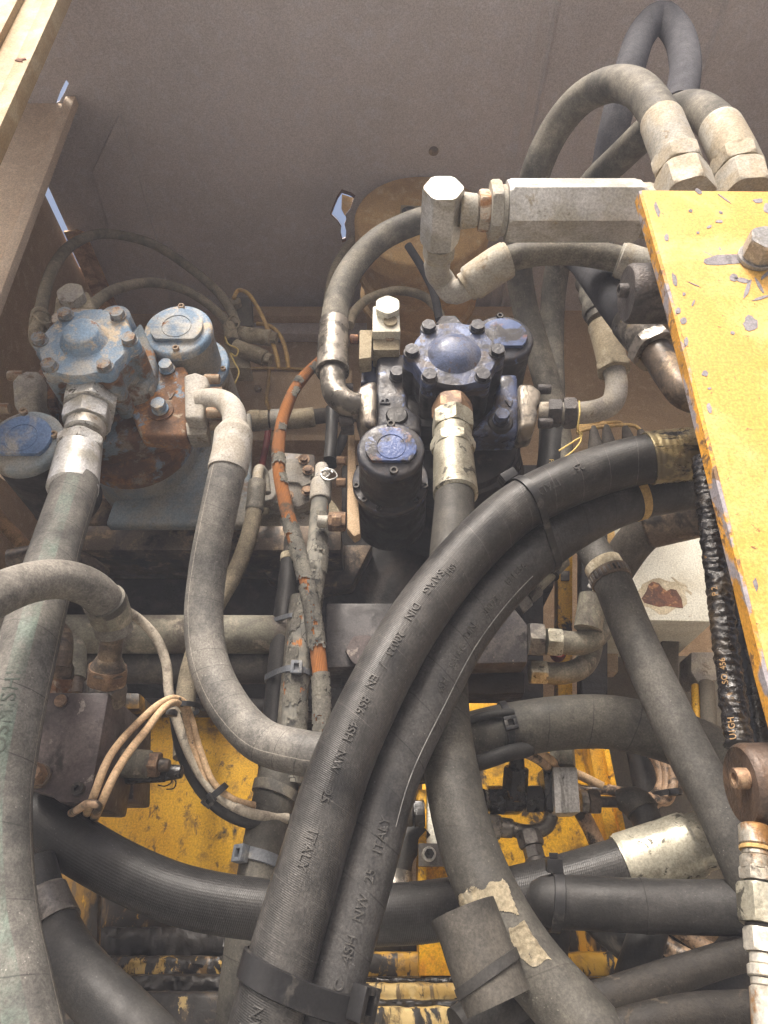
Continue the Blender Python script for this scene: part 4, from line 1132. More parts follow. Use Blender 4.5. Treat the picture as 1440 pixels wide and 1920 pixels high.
pB = PX((1470, 880, .585), (1400, 892, .585), (1315, 908, .585), (1190, 932, .585), (1100, 970, .585), (1008, 1033, .585), (930, 1108, .585), (858, 1203, .585), (800, 1312, .583), (733, 1452, .58), (690, 1602, .578), (632, 1800, .575), (600, 1920, .575), (572, 2030, .575))
hB = hose('rear grey-black hose of the curving pair with a thin white line along it', pB, RA, M['hose_second'], group='pair of black hoses sweeping up to the plate')
for tx, x, y, sz in (('EN 856', 971, 1074, .0085), ('20023', 916, 1141, .0086), ('DIN', 880, 1186, .0088), ('SAIAG', 856, 1232, .0088), ('4SH', 830, 1284, .0080), ('ITALY', 716, 1568, .0096), ('25', 689, 1650, .0094), ('NW', 673, 1706, .0096), ('4SH', 655, 1783, .0096), ('5C', 637, 1850, .0090)):
    hose_text(hB, pB, RA, tx, x, y, sz, M['ink'], -1, .0008, 1.0)
s0_, a0_ = pB.phi_at(1004, 1078, RA); s1_, a1_ = pB.phi_at(740, 1556, RA)
a1_ = a0_ + ((a1_ - a0_ + math.pi) % (2 * math.pi)) - math.pi
ml = []
for k in range(24):
    s_, a_ = s0_ + (s1_ - s0_) * k / 23, a0_ + (a1_ - a0_) * k / 23
    c, T, N, B = pB.at(s_)
    ml.append(c + (N * math.cos(a_) + B * math.sin(a_)) * (RA * 1.004))
MB().tube(Path(ml), .00042, n=8, wob=.2).obj('mould_line', M['lock_paint'], hB)
clamp_band('black cable tie with open buckle where the front pair starts to curve down', [(pA, RA), (pB, RA)], (985, 942), .0075, .0014, M['tie_black'], (940, 931), hs=(.015, .015, .009))
clamp_band('wide black strap holding the front pair together near the bottom edge', [(pA, RA), (pB, RA)], (518, 1834), .017, .0022, M['tie_black'], (688, 1870), hs=(.016, .020, .012))
MB().tube(pB, RA * 1.02, pB.s_at(1200, 930), pB.s_at(1186, 936), n=40, wob=0, step=.002).obj('tan_band', M['wire_ochre'], hB)

# --- centre worn hose under the navy pump
RG = .0225
pG = PX((853, 915, .692), (852, 940, .688), (845, 1050, .66), (833, 1200, .64), (832, 1330, .63), (845, 1440, .61), (870, 1560, .60), (912, 1670, .59), (985, 1795, .58), (1075, 1900, .57), (1150, 1990, .56))
hG = hose('worn brown-grey hose from the navy pump down to the bottom, patched with dried cement', pG, RG, M['hose_mid'])
fr = sleeve(hG, pG, (853, 832), (853, 926), RG * 1.12, M['zinc_yellow'], 'ferrule')
fP, fQ = V(849, 832, .708), V(854, 925, .690)
stack(hG, fP, fQ, [('crimp_nut', 'hex', -.06, .16, 44, 44, M['zinc_yellow'], .1), ('ferrule', 'cyl', .12, 1.06, 38, 41, M['zinc_yellow'])])
bpy.data.objects.remove(fr)
def tube_patch(parent, path, r, poly, mat, name, lift=.0003, th=.0007):
    """thin crust on a hose, outlined at photo pixels"""
    sa = [path.phi_at(x, y, r) for x, y in poly]
    a0 = sa[0][1]
    sa = [(s, a0 + ((a - a0 + math.pi) % (2 * math.pi)) - math.pi) for s, a in sa]
    mb = MB(); b = mb.bm
    s_lo, s_hi = min(q[0] for q in sa), max(q[0] for q in sa); a_lo, a_hi = min(q[1] for q in sa), max(q[1] for q in sa)
    def inside(s, a):
        c = False
        for i in range(len(sa)):
            (s1, a1), (s2, a2) = sa[i - 1], sa[i]
            if (a1 > a) != (a2 > a) and s < (s2 - s1) * (a - a1) / (a2 - a1) + s1: c = not c
        return c
    ns, na = 90, 56
    vs = {}
    def vert(i, j):
        if (i, j) not in vs:
            s, a = s_lo + (s_hi - s_lo) * i / ns, a_lo + (a_hi - a_lo) * j / na
            c, T, N, B = path.at(s)
            k = r + lift + th * (.5 + noise.noise(Vector((s * 300, a * 6, 0))))
            vs[(i, j)] = b.verts.new(c + (N * math.cos(a) + B * math.sin(a)) * k)
        return vs[(i, j)]
    for i in range(ns):
        for j in range(na):
            s, a = s_lo + (s_hi - s_lo) * (i + .5) / ns, a_lo + (a_hi - a_lo) * (j + .5) / na
            w = noise.noise(Vector((s * 110, a * 3, 3.3))) * .004
            if inside(s + w, a + w * 12): b.faces.new((vert(i, j), vert(i + 1, j), vert(i + 1, j + 1), vert(i, j + 1)))
    bmesh.ops.solidify(b, geom=b.faces[:], thickness=.0008)
    return mb.obj(name, mat, parent, 50)
tube_patch(hG, pG, RG, [(858, 1692), (872, 1676), (900, 1654), (938, 1640), (954, 1668), (968, 1712), (940, 1720), (915, 1722), (905, 1745), (880, 1735), (860, 1720)], M['cement'], 'cement_crust')
tube_patch(hG, pG, RG, [(950, 1735), (985, 1730), (1010, 1770), (1030, 1800), (1000, 1815), (975, 1798), (960, 1770)], M['cement'], 'cement_crust')
# split rubber sleeve slipped over it
gs = thing('split_sleeve', V(915, 1790, .57), 'short split rubber sleeve hooked round the worn centre hose near the bottom', 'sleeve')
gp = PX((868, 1705, .562), (888, 1760, .560), (910, 1820, .558), (934, 1882, .556))
mb = MB(); rgs = []
for i in range(24):
    s = gp.L * i / 23; c, T, N, B = gp.at(s)
    rg = []
    a1, a2 = R(-100), R(88)
    for j in range(37):
        a = a1 + (a2 - a1) * j / 36
        k = RG * (1.03 + .02 * math.sin(a * 2 + s * 30)) + .0012 * noise.noise(Vector((s * 60, a, 2)))
        rg.append(c + (N * math.cos(a) + B * math.sin(a)) * k)
    for j in range(36, -1, -1):
        a = a1 + (a2 - a1) * j / 36
        c2 = RG * (1.03 + .02 * math.sin(a * 2 + s * 30)) - .0030
        rg.append(c + (N * math.cos(a) + B * math.sin(a)) * c2)
    rgs.append(rg)
mb.rings(rgs, [gp.L * i / 23 for i in range(24)]).obj('shell', M['hose_sleeve2'], gs, 40)
pg2 = Path([gp.at(gp.L * t)[0] for t in (.0, .3, .6, 1)])
c, T, N, B = gp.at(gp.L * .70)
mb = MB(); rgs = []
for j in range(30):
    a = R(-100) + R(175) * j / 29
    o = N * math.cos(a) + B * math.sin(a)
    q = c + T * (.004 * math.sin(a))
    rgs.append([q + o * RG * 1.045 - T * .0034, q + o * RG * 1.045 + T * .0034, q + o * (RG * 1.045 + .0013) + T * .0032, q + o * (RG * 1.045 + .0013) - T * .0032])
mb.rings(rgs).obj('strap', M['hose_dark'], gs, 40)

# --- left dusty hose with the green stripe
RC = .0240
pC = PX((143, 905, .665), (138, 925, .66), (110, 1010, .64), (78, 1120, .60), (46, 1240, .57), (14, 1380, .56), (-6, 1500, .555), (-8, 1620, .55), (0, 1740, .545), (18, 1840, .535), (36, 1930, .53), (52, 2020, .52))
hC = hose('dusty grey hose with a faded green stripe down the left edge', pC, RC, M['hose_left'])
stack(hC, V(150, 872 - 34, .678), V(136, 918, .664), [('crimp_nut', 'hex', -.12, .10, 46, 46, M['zinc'], .2), ('ferrule', 'cyl', .06, 1.04, 41, 45, M['zinc_clean'])])
hose_text(hC, pC, RC, 'OSMISHI', 12, 1336, .016, M['ink_dark'], -1, .0002, 1.1)
# --- pale hose of the left pump
RU = .0210
eU = PX((372, 754, .725), (392, 750, .722), (415, 752, .715), (434, 766, .705), (441, 795, .695), (440, 820, .694))
pU = PX((440, 800, .694), (434, 850, .692), (425, 890, .69), (410, 960, .70), (391, 1060, .72), (382, 1150, .73), (391, 1240, .73), (426, 1320, .725), (486, 1386, .715), (560, 1410, .70), (640, 1420, .695), (720, 1422, .70), (790, 1415, .71))
hU = hose('pale dusty hose curving down from the left pump to the middle', pU, RU, M['hose_pale'], s0=pU.s_at(428, 878))
MB().tube(eU, .0150, n=28, wob=.006).obj('elbow_pipe', M['white_dust'], hU)
sleeve(hU, pU, (441, 792), (427, 884), RU * 1.10, M['white_dust'], 'ferrule', lambda q: .74 + q * 1.5 if q < .16 else (.985 if q > .97 else 1))
# --- arched back hose to the right
RE = .0270
pE = PX((740, 1425, .74), (800, 1408, .74), (880, 1387, .74), (960, 1368, .74), (1060, 1354, .74), (1150, 1354, .74), (1230, 1372, .74), (1310, 1400, .73), (1400, 1450, .72), (1480, 1500, .71))
hE = hose('brownish arched hose in front of the yellow bracket top', pE, RE, M['hose_back'])
clamp_band('small black cable tie round the arched hose above the valve', [(pE, RE)], (948, 1370), .008, .0015, M['tie_black'], (946, 1362), hs=(.013, .013, .008))
pe1 = PX((868, 1356, .715), (900, 1344, .712), (935, 1338, .712), (962, 1336, .715))
tag(MB().tube(pe1, .0042, n=14).obj('cable_sheath', M['hose_dark'], None), 'thin black cable sheath lying along the top of the arched hose', 'cable')
pe2 = PX((780, 1452, .705), (860, 1440, .705), (910, 1427, .705), (950, 1413, .705), (980, 1407, .71), (998, 1408, .715))
tag(MB().tube(pe2, .0075, n=18, rf=lambda t: 1.0 if t < pe2.L - .012 else max(.55, math.sqrt(max(0.05, 1 - ((t - pe2.L + .012) / .0125) ** 2)))).obj('cable_sheath', M['hose_dark'], None), 'black cut sheath end under the arched hose, beige wires leaving it', 'cable')
# --- diagonal dusty hose on the right
RD = .0190
pD = PX((1078, 965, .665), (1100, 1010, .66), (1145, 1085, .652), (1190, 1195, .64), (1243, 1310, .63), (1302, 1430, .62), (1352, 1520, .61), (1390, 1600, .60), (1430, 1690, .60))
hD = hose('dusty grey-brown hose slanting down to the rusty cap at right', pD, RD, M['hose_diag'], s0=pD.s_at(1140, 1070))
MB().tube(pD, RD * .88, 0, pD.s_at(1150, 1090), n=28).obj('inner_hose', M['hose_diag'], hD)
sleeve(hD, pD, (1133, 1052), (1147, 1083), RD * 1.02, M['cement'], 'cut_end')
hc = thing('hose_clamp', V(1145, 1075, .65), 'perforated steel band clamp round the slanting hose', 'hose clamp')
c0, c1 = pD.s_at(1143, 1072), pD.s_at(1151, 1092)
MB().tube(pD, RD * 1.07, c0, c1, n=44, wob=.004, step=.002).obj('band', M['steel_brown'], hc)
for k in range(26):
    c, T, N, B = pD.at((c0 + c1) / 2); a = 2 * math.pi * k / 26
    o = N * math.cos(a) + B * math.sin(a)
    if o.y > .35: continue
    tg = T.cross(o)
    MB().obox(c + o * RD * 1.072, Matrix((tg, T, o)).transposed(), (.0022, .007, .0012), .0002).obj('slot_ridge', M['steel_dark'], hc)
# --- big ribbed black hose running across the lower part
RF = .0235
pF = PX((-40, 1462, .67), (47, 1516, .68), (150, 1588, .685), (250, 1643, .69), (350, 1681, .69), (500, 1706, .69), (640, 1714, .69), (750, 1713, .69), (850, 1702, .69), (950, 1684, .69), (1050, 1660, .69), (1160, 1628, .685), (1240, 1602, .68), (1330, 1572, .67), (1440, 1535, .66))
hF = hose('thick ribbed black hose running across the lower picture to a grey ferrule', pF, RF, M['hose_big'], s1=pF.s_at(1180, 1620))
sleeve(hF, pF, (1166, 1627), (1305, 1581), RF * 1.14, M['zinc_yellow'], 'ferrule', lambda q: .955 if q < .03 else (1 if q < .97 else .95), 16)
sleeve(hF, pF, (1300, 1583), (1336, 1570), RF * 1.00, M['zinc_yellow'], 'ferrule_collar')
sleeve(hF, pF, (1330, 1572), (1440, 1535), RF * .72, M['steel_brown'], 'end_pipe')
# --- flattened sleeve in front of it
RH = .0190
pH = PX((985, 1692, .635), (1010, 1690, .632), (1080, 1692, .63), (1180, 1697, .625), (1290, 1700, .62), (1400, 1702, .61), (1500, 1704, .60))
def rnd(t):
    return 1.0 if t > .022 else max(.10, math.sqrt(max(.01, 1 - ((.022 - t) / .022) ** 2)))
hH = hose('dark sleeve with a rounded end tied over the thick ribbed hose', pH, RH, M['hose_sleeve'], name='rubber_sleeve', cat='sleeve', rf=rnd)
clamp_band('black cable tie with raised head at the rounded sleeve end', [(pH, RH)], (1040, 1692), .0085, .0016, M['tie_black'], (1036, 1640), hs=(.012, .012, .010), tail=.004)
sleeve(hH, pH, (1205, 1698), (1222, 1699), RH * 1.025, M['hose_sleeve'], 'fold')
# --- arch entering from the left edge
RL = .0165
pL = PX((-70, 1150, .47), (-10, 1118, .49), (50, 1094, .515), (110, 1086, .54), (160, 1098, .56), (192, 1122, .58), (207, 1152, .60), (214, 1185, .615))
hL = hose('pale grey hose arching in from the left edge to the brown block', pL, RL, M['hose_loop'])
sleeve(hL, pL, (197, 1130), (214, 1186), RL * 1.10, M['pipe_moss'], 'ferrule', lambda q: .97 if q < .04 else (1 if q < .55 else 1 - (q - .55) * .55))
sleeve(hL, pL, (194, 1126), (200, 1136), RL * 1.13, M['tie_dust'], 'pale_rim')
stack(hL, V(213, 1176, .618), V(196, 1300, .66), [('neck', 'cyl', 0, .62, 21, 22, M['steel_brown']), ('collar', 'cyl', .44, .68, 23, 36, M['steel_brown']), ('swivel_nut', 'hex', .60, .84, 39, 39, M['copper_bolt'], .35), ('adapter_nut', 'hex', .84, 1.16, 40, 40, M['steel_dark'], .1)])
# --- lower left black hose
RN = .0215
pN = PX((52, 1620, .66), (68, 1680, .66), (92, 1735, .66), (128, 1800, .65), (185, 1865, .64), (250, 1930, .63), (310, 1990, .62))
hN = hose('black hose with a grey ferrule curving out at the bottom left', pN, RN, M['hose_dark'])
sleeve(hN, pN, (62, 1668), (98, 1746), RN * 1.10, M['steel_dark'], 'ferrule', lambda q: .80 + q * 1.2 if q < .15 else 1)
# --- top right hoses over the plate
RT = .0205
pT1 = PX((1284, 352, .452), (1275, 318, .45), (1256, 268, .45), (1226, 200, .455), (1188, 163, .47), (1138, 160, .50), (1082, 192, .54), (1037, 250, .58), (1006, 320, .62), (985, 410, .69), (973, 500, .77), (985, 580, .82), (1012, 670, .84), (1036, 760, .855), (1050, 860, .865), (1056, 960, .87))
hT1 = hose('dusty hose looping over at top right and dropping behind the hexagon fitting', pT1, RT, M['hose_tan'], s0=pT1.s_at(1265, 290))
sleeve(hT1, pT1, (1270, 304), (1240, 228), RT * 1.10, M['zinc_dust'], 'ferrule', lambda q: .97 if q < .03 or q > .97 else 1, 48)
stack(hT1, V(1268, 298, .450), V(1291, 372, .452), [('crimp_nut', 'hex', 0, .36, 49, 49, M['zinc_dust'], .1), ('neck', 'cyl', .36, .44, 40, 40, M['zinc_dust']), ('swivel_nut', 'hex', .42, 1.0, 51, 51, M['zinc_dust'], .35)])
pT2 = PX((1398, 352, .452), (1388, 318, .45), (1368, 275, .45), (1338, 226, .46), (1288, 204, .49), (1228, 236, .54), (1166, 292, .60), (1108, 350, .66), (1066, 430, .75), (1042, 520, .82), (1034, 620, .87), (1036, 760, .90), (1032, 900, .92), (1030, 1010, .93))
hT2 = hose('dusty hose at the far top right bending left behind the first loop', pT2, RT * .98, M['hose_tan'], s0=pT2.s_at(1375, 290))
sleeve(hT2, pT2, (1380, 304), (1350, 243), RT * 1.10, M['zinc_dust'], 'ferrule', lambda q: .97 if q < .03 or q > .97 else 1, 48)
stack(hT2, V(1379, 298, .450), V(1400, 372, .452), [('crimp_nut', 'hex', 0, .36, 48, 48, M['zinc_dust'], .3), ('neck', 'cyl', .36, .44, 39, 39, M['zinc_dust']), ('swivel_nut', 'hex', .42, 1.0, 50, 50, M['zinc_dust'], .1)])
pT3 = PX((1274, 200, .60), (1285, 120, .60), (1268, 58, .60), (1238, 32, .60), (1205, 62, .605), (1178, 140, .62), (1154, 230, .66), (1138, 310, .71), (1128, 400, .77), (1120, 500, .82))
hT3 = hose('dark blue-black hose making a tall narrow arch under the roof', pT3, .0235, M['hose_arch'])
P, Q = V(1272, 205, .598), V(1275, 168, .60)
stack(hT3, P, Q, [('brass_elbow', 'cyl', 0, 1, 24, 23, M['filter'])])
# --- hexagon check valve, top right
hz = V(830, 395, .486)
cv = thing('check_valve', hz, 'long silver hexagon check valve lying across the top right', 'valve')
k = dep(hz) / FPX
ax0 = hz.copy()
def xat(px): return V(px, 395, .486).x
def xp(px): return Vector((xat(px), ax0.y, ax0.z))
def seg(nm, x0, x1, rc, mat, kind='hex', rot=0.0, r1=None):
    a, b = xp(x0), xp(x1) - UPX * .0002
    if kind == 'hex': return MB().hexnut(a, b, rc * k, rot, cham=.95).obj(nm, mat, cv)
    return MB().cyl(a, b, rc * k, (r1 or rc) * k, 36).obj(nm, mat, cv)
HX = R(-50 + 30 + 90)                          # corner turned so that a flat faces down towards the viewer
seg('body', 948, 1196, 57, M['zinc_clean'], 'hex', HX)
seg('end_nut', 1197, 1225, 50, M['zinc_dust'], 'hex', HX)
seg('groove', 938, 947.8, 45, M['zinc_dust'], 'cyl')
seg('adapter_nut', 917, 938, 54, M['zinc_dust'], 'hex', HX + .2)
seg('rusty_nut', 897, 917, 38, M['zinc_rust'], 'hex', HX + .1)
seg('neck', 862, 897, 33, M['zinc_dust'], 'cyl', r1=30)
A0 = V(832, 352, .46)
A1 = A0 + UPY * .066
MB().hexnut(A0, A1, m(40, A0), .0, cham=.95).obj('elbow_block', M['zinc_clean'], cv)
MB().cyl(A1, A1 + UPY * .004, m(30, A0)).obj('seal_groove', M['steel_dark'], cv)
MB().hexnut(A1 + UPY * .0042, A1 + UPY * .022, m(33, A0), .25).obj('swivel_nut', M['zinc_dust'], cv)
# --- pale bent pipe and hose hanging under the check valve
pK = Path([A1 + UPY * .0222, A1 + UPY * .040, V(832, 528, .588), V(848, 548, .592), V(874, 540, .584), V(902, 518, .572)])
pJ = PX((872, 540, .584), (905, 516, .572), (950, 488, .560), (1000, 475, .556), (1070, 472, .555), (1140, 482, .555), (1190, 496, .555), (1240, 512, .555))
RJ = .0150
hJ = hose('short dusty hose with a white bent pipe hanging under the hexagon valve', pJ, RJ, M['hose_tan'], s0=pJ.s_at(935, 496))
MB().tube(pK, .0140, n=28, wob=.005, rf=lambda t: 1.15 if t < .004 else (1.08 if .006 < t < .010 else 1)).obj('bent_pipe', M['white_dust'], hJ)
sleeve(hJ, pJ, (868, 542), (886, 530), .0178, M['zinc_dust'], 'collar')
sleeve(hJ, pJ, (882, 533), (953, 486), .0212, M['zinc_dust'], 'ferrule', lambda q: .95 if q < .03 or q > .97 else 1, 16)
sleeve(hJ, pJ, (1160, 487), (1236, 511), .0200, M['zinc_dust'], 'ferrule', lambda q: .93 if q < .05 else 1, 16)
# --- thick dark hose of the navy pump's left port
RP = .0200
pP = PX((672, 762, .745), (655, 758, .742), (632, 742, .74), (624, 715, .745), (624, 680, .75), (626, 620, .76), (634, 560, .765), (662, 500, .765), (710, 450, .76), (770, 420, .755), (860, 395, .75), (960, 380, .75))
hP = hose('thick dark hose rising from the navy pump and bending right behind the valve', pP, RP, M['hose_tan'], s0=pP.s_at(625, 625))
sleeve(hP, pP, (625, 690), (627, 606), RP * 1.10, M['steel_oil'], 'ferrule', lambda q: .95 if q < .04 else 1, 18)
MB().tube(pP, RP * .86, 0, pP.s_at(624, 692), n=28).obj('elbow_pipe', M['steel_oil'], hP)
sleeve(hP, pP, (624, 698), (624, 686), RP * 1.15, M['steel_oil'], 'collar')
# --- elbow hose on the navy pump's right port
pW = PX((1010, 774, .765), (1060, 775, .76), (1115, 771, .755), (1146, 757, .752), (1156, 725, .75), (1150, 690, .745), (1138, 640, .745), (1122, 590, .745), (1110, 540, .75), (1096, 500, .76), (1085, 450, .78))
RW = .0180
hW = hose('tan hose with an upright elbow on the right port of the navy pump', pW, RW, M['hose_tan'], s0=pW.s_at(1124, 600))
MB().tube(pW, .0150, 0, pW.s_at(1149, 688), n=28, wob=.006).obj('elbow_pipe', M['grey_cast'], hW)
sleeve(hW, pW, (1148, 688), (1130, 612), RW * 1.12, M['tan_dust'], 'ferrule', lambda q: .95 if q < .03 else 1, 40)
sleeve(hW, pW, (1122, 588), (1106, 528), RW * 1.14, M['hose_tan'], 'torn_sleeve', lambda q: 1 + .06 * math.sin(q * 14))
c, T, N, B = pW.at(pW.s_at(1150, 690))
MB().hexnut(c - T * .006, c + T * .006, .0245, .2).obj('crimp_nut', M['tan_dust'], hW)
for x0, x1, rr in ((1028, 1051, 27), (1055, 1082, 30)):
    a, b = pW.at(pW.s_at(x0, 775))[0], pW.at(pW.s_at(x1, 774))[0]
    MB().hexnut(a, b, m(rr, a), .35).obj('union_nut', M['knob_dark'], hW)
tw = PX((1086, 752, .722), (1087, 775, .718), (1084, 806, .73), (1092, 815, .735), (1075, 828, .735), (1048, 845, .735))
tn = tag(MB().tube(tw, .0011, n=8, wob=0).obj('twine', M['twine'], None), 'frayed yellow twine hanging from the union nut beside the navy pump', 'twine')
MB().tube(PX((1084, 806, .731), (1090, 822, .735), (1078, 842, .735), (1058, 858, .735)), .0010, n=8, wob=0).obj('strand', M['twine'], tn)
# --- dark hose to the oily elbow under the plate
pS = PX((1050, 462, .63), (1085, 480, .62), (1118, 520, .60), (1158, 575, .58), (1196, 622, .565), (1230, 660, .555), (1262, 708, .55), (1288, 738, .545), (1330, 748, .54), (1400, 745, .54))
RS = .0195
hS = hose('blue-black hose sloping to an oily elbow behind the yellow plate', pS, RS, M['hose_shade'], s1=pS.s_at(1190, 612))
sleeve(hS, pS, (1180, 600), (1226, 655), RS * 1.06, M['steel_oil'], 'ferrule')
c, T, N, B = pS.at(pS.s_at(1226, 655))
MB().hexnut(c - T * .008, c + T * .006, .0260, .3).obj('crimp_nut', M['steel_oil'], hS)
MB().tube(pS, .0165, pS.s_at(1228, 658), None, n=28).obj('elbow_pipe', M['steel_brown'], hS)
# --- black printed hose behind the right port
pX = PX((1042, 800, .86), (1036, 860, .865), (1028, 930, .87), (1022, 1010, .87), (1018, 1080, .87))
hX = hose('black hose with yellow pressure print behind the navy pump', pX, .0215, M['hose_dark'])
hose_text(hX, pX, .0215, 'PSI (42.0 MPa) MAX', 1029, 905, .0095, M['ink_yellow'], 1, .0002)
# --- oil-soaked hose beside the plate
pO = PX((1318, 860, .49), (1330, 960, .49), (1345, 1080, .488), (1360, 1200, .486), (1376, 1320, .484), (1386, 1400, .48))
hO = MB(); rgs = []; cnt = 620
for i in range(cnt):
    t = pO.L * i / (cnt - 1); c, T, N, B = pO.at(t); rg = []
    for jj in range(28):
        a = 2 * math.pi * jj / 28
        bead = .5 + .5 * math.sin(6.2832 * t / .0062 + a * 1.0 + 2.6 * noise.noise(Vector((t * 150, math.cos(a), math.sin(a)))))
        w = noise.noise(Vector((math.cos(a) * 2, math.sin(a) * 2, t * 260)))
        q = .0088 * (1 + .055 * bead * (.5 + .5 * math.cos(a - .5)) + .17 * w)
        rg.append(c + N * (q * math.cos(a)) + B * (q * math.sin(a)))
    rgs.append(rg)
hO.rings(rgs, [pO.L * i / (cnt - 1) for i in range(cnt)])
hO = tag(hO.obj('hydraulic_hose', M['tarry'], None, 80), 'narrow tar-soaked hose with tan print hanging along the plate edge', 'hose')
hose_text(hO, pO, .0103, '.SO. 456', 1358, 1262, .0058, M['ink_tan'], -1, .0004)
hose_text(hO, pO, .0103, 'U1GH', 1372, 1362, .0058, M['ink_tan'], -1, .0004)
hose_text(hO, pO, .0103, 'P 2', 1341, 1110, .0060, M['ink_tan'], -1, .0004)
pO2 = PX((1356, 860, .515), (1372, 960, .515), (1388, 1080, .515), (1402, 1200, .51), (1418, 1320, .51), (1430, 1400, .51), (1440, 1470, .51))
tag(MB().tube(pO2, .0095, n=22).obj('hydraulic_hose', M['grease'], None), 'plain glossy black hose just behind the tar-soaked one', 'hose')

# --- perished orange hoses in the middle
def flakes(parent, path, r, specs, mat, sd=0):
    """curled scabs of the old outer skin left on the braid: (s along hose, half length, angle, half width)"""
    for k, (s, hl, a, hw) in enumerate(specs):
        mb = MB(); b = mb.bm; ns, na = max(8, int(hl * 900)), max(8, int(hw * 9)); vs = {}
        def edge(i, j):
            x, y = 2 * i / ns - 1, 2 * j / na - 1
            w = .42 * noise.noise(Vector((x * 2.3 + k * 7.1 + sd, y * 2.3, k))) + .25 * noise.noise(Vector((x * 6 + k, y * 6, sd)))
            return max(abs(x), abs(y)) + w, x, y
        for i in range(ns + 1):
            for j in range(na + 1):
                e, x, y = edge(i, j)
                c, T, N, B = path.at(s + hl * x); an = a + hw * y
                q = r * 1.01 + .0012 + .0012 * max(0, e - .55) + .0006 * noise.noise(Vector((i * .9, j * .9, k)))
                vs[(i, j)] = c + (N * math.cos(an) + B * math.sin(an)) * q
        made = {}
        for i in range(ns):
            for j in range(na):
                if edge(i + .5, j + .5)[0] < .92:
                    qd = []
                    for ij in ((i, j), (i + 1, j), (i + 1, j + 1), (i, j + 1)):
                        if ij not in made: made[ij] = b.verts.new(vs[ij])
                        qd.append(made[ij])
                    b.faces.new(qd)
        if not b.faces: b.free(); continue
        bmesh.ops.solidify(b, geom=b.faces[:], thickness=.0012)
        mb.obj('skin_flake', mat, parent, 50)
rng = random.Random(4)
pq = PX((640, 640, .95), (612, 668, .93), (575, 700, .90), (545, 745, .87), (526, 805, .85), (522, 870, .835), (534, 940, .825), (552, 1010, .815), (572, 1080, .805), (586, 1150, .80), (597, 1230, .80), (603, 1300, .80), (603, 1380, .80), (602, 1450, .80))
hq = tag(MB().tube(pq, .0092, n=24, wob=.09).obj('perished_hose', M['braid'], None, 60), 'perished hose showing orange braid, curling down from behind the dark hose', 'hose', 'perished hoses in the middle')
sp = []
for x, y, l, w in ((590, 690, .012, .9), (560, 712, .010, .8), (553, 735, .014, .5), (530, 800, .008, .6), (524, 858, .010, 1.2), (532, 895, .010, .6), (536, 985, .014, .9), (556, 1000, .020, 1.0)):
    s_, a_ = pq.phi_at(x, y, .0098); sp.append((s_, l, a_, w))
s_ = pq.s_at(560, 1040)
while s_ < pq.L - .01:
    gap = pq.s_at(598, 1215) < s_ < pq.s_at(602, 1262)
    l = rng.uniform(.012, .022)
    if not gap:
        a_ = pq.phi_at(*proj(pq.at(s_)[0]), .0098)[1]
        sp += [(s_, l, a_ + rng.uniform(-.9, -.2), rng.uniform(.7, 1.1)), (s_ + rng.uniform(-.006, .006), l, a_ + rng.uniform(.5, 1.2), rng.uniform(.7, 1.1))]
    s_ += l * 1.65
flakes(hq, pq, .0094, sp, M['skin'], 1)
po = PX((602, 905, .85), (600, 945, .845), (596, 1000, .835), (590, 1070, .815), (580, 1130, .815), (565, 1190, .815), (556, 1280, .815), (549, 1400, .815), (545, 1470, .815))
ho = tag(MB().tube(po, .0140, n=26, wob=.05, rf=lambda t: .82 + .25 * min(1, t / .22)).obj('perished_hose', M['crack_b'], None, 60), 'cracked grey hose under a silver cap with its skin split open', 'hose', 'perished hoses in the middle')
sp = []
s_ = po.s_at(597, 985)
while s_ < po.L - .01:
    l = rng.uniform(.012, .022); a_ = po.phi_at(*proj(po.at(s_)[0]), .014)[1]
    sp.append((s_, l, a_ + rng.uniform(-1.1, 1.1), rng.uniform(.4, .8)))
    s_ += l * 1.3
flakes(ho, po, .0146, sp, M['skin'], 2)
sleeve(ho, po, (602, 940), (602, 905), .0150, M['white_dust'], 'ferrule')
P = V(602, 905, .85)
MB().lathe(P + Vector((0, 0, -.002)), UPZ, [(0, .0145), (.006, .0125), (.010, .0095), (.030, .0092), (.033, .007)], 32).obj('cap', M['white_dust'], ho)
lwp = PX((592, 890, .838), (606, 882, .835), (618, 888, .836), (608, 896, .834), (600, 886, .833), (622, 880, .832), (632, 893, .834), (616, 900, .832), (603, 892, .834), (612, 878, .836), (624, 886, .832))
tag(MB().tube(lwp, .0012, n=8, wob=0).obj('lock_wire', M['lock_wire'], None), 'tangled silver lock wire round the capped hose end', 'wire')
pt = PX((548, 1010, .86), (546, 1040, .858), (538, 1110, .855), (527, 1200, .85), (519, 1290, .85), (511, 1380, .85), (505, 1460, .85))
ht = hose('smooth slate-black hose left of the perished ones', pt, .0135, M['hose_sleeve'], s0=pt.s_at(546, 1045))
MB().tube(pt, .0110, 0, pt.s_at(546, 1048), n=24).obj('thin_end', M['hose_dim'], ht)
sleeve(ht, pt, (546, 1040), (544, 1052), .0142, M['cement'], 'cut_end')
pe = PX((560, 1120, .835), (553, 1180, .83), (545, 1260, .83), (538, 1340, .83), (533, 1420, .83))
tag(MB().tube(pe, .0105, n=22, wob=.03).obj('perished_hose', M['hose_tan'], None), 'thin dusty hose squeezed between the slate-black and cracked hoses', 'hose', 'perished hoses in the middle')
clamp_band('upper slate cable tie round the perished hoses', [(pt, .0135), (pe, .0105)], (533, 1172), .0065, .0014, M['tie_grey'], None)
clamp_band('lower slate cable tie with a buckle round the perished hoses', [(pt, .0135), (po, .0150)], (523, 1278), .0080, .0016, M['tie_grey'], (556, 1262), hs=(.013, .015, .008))
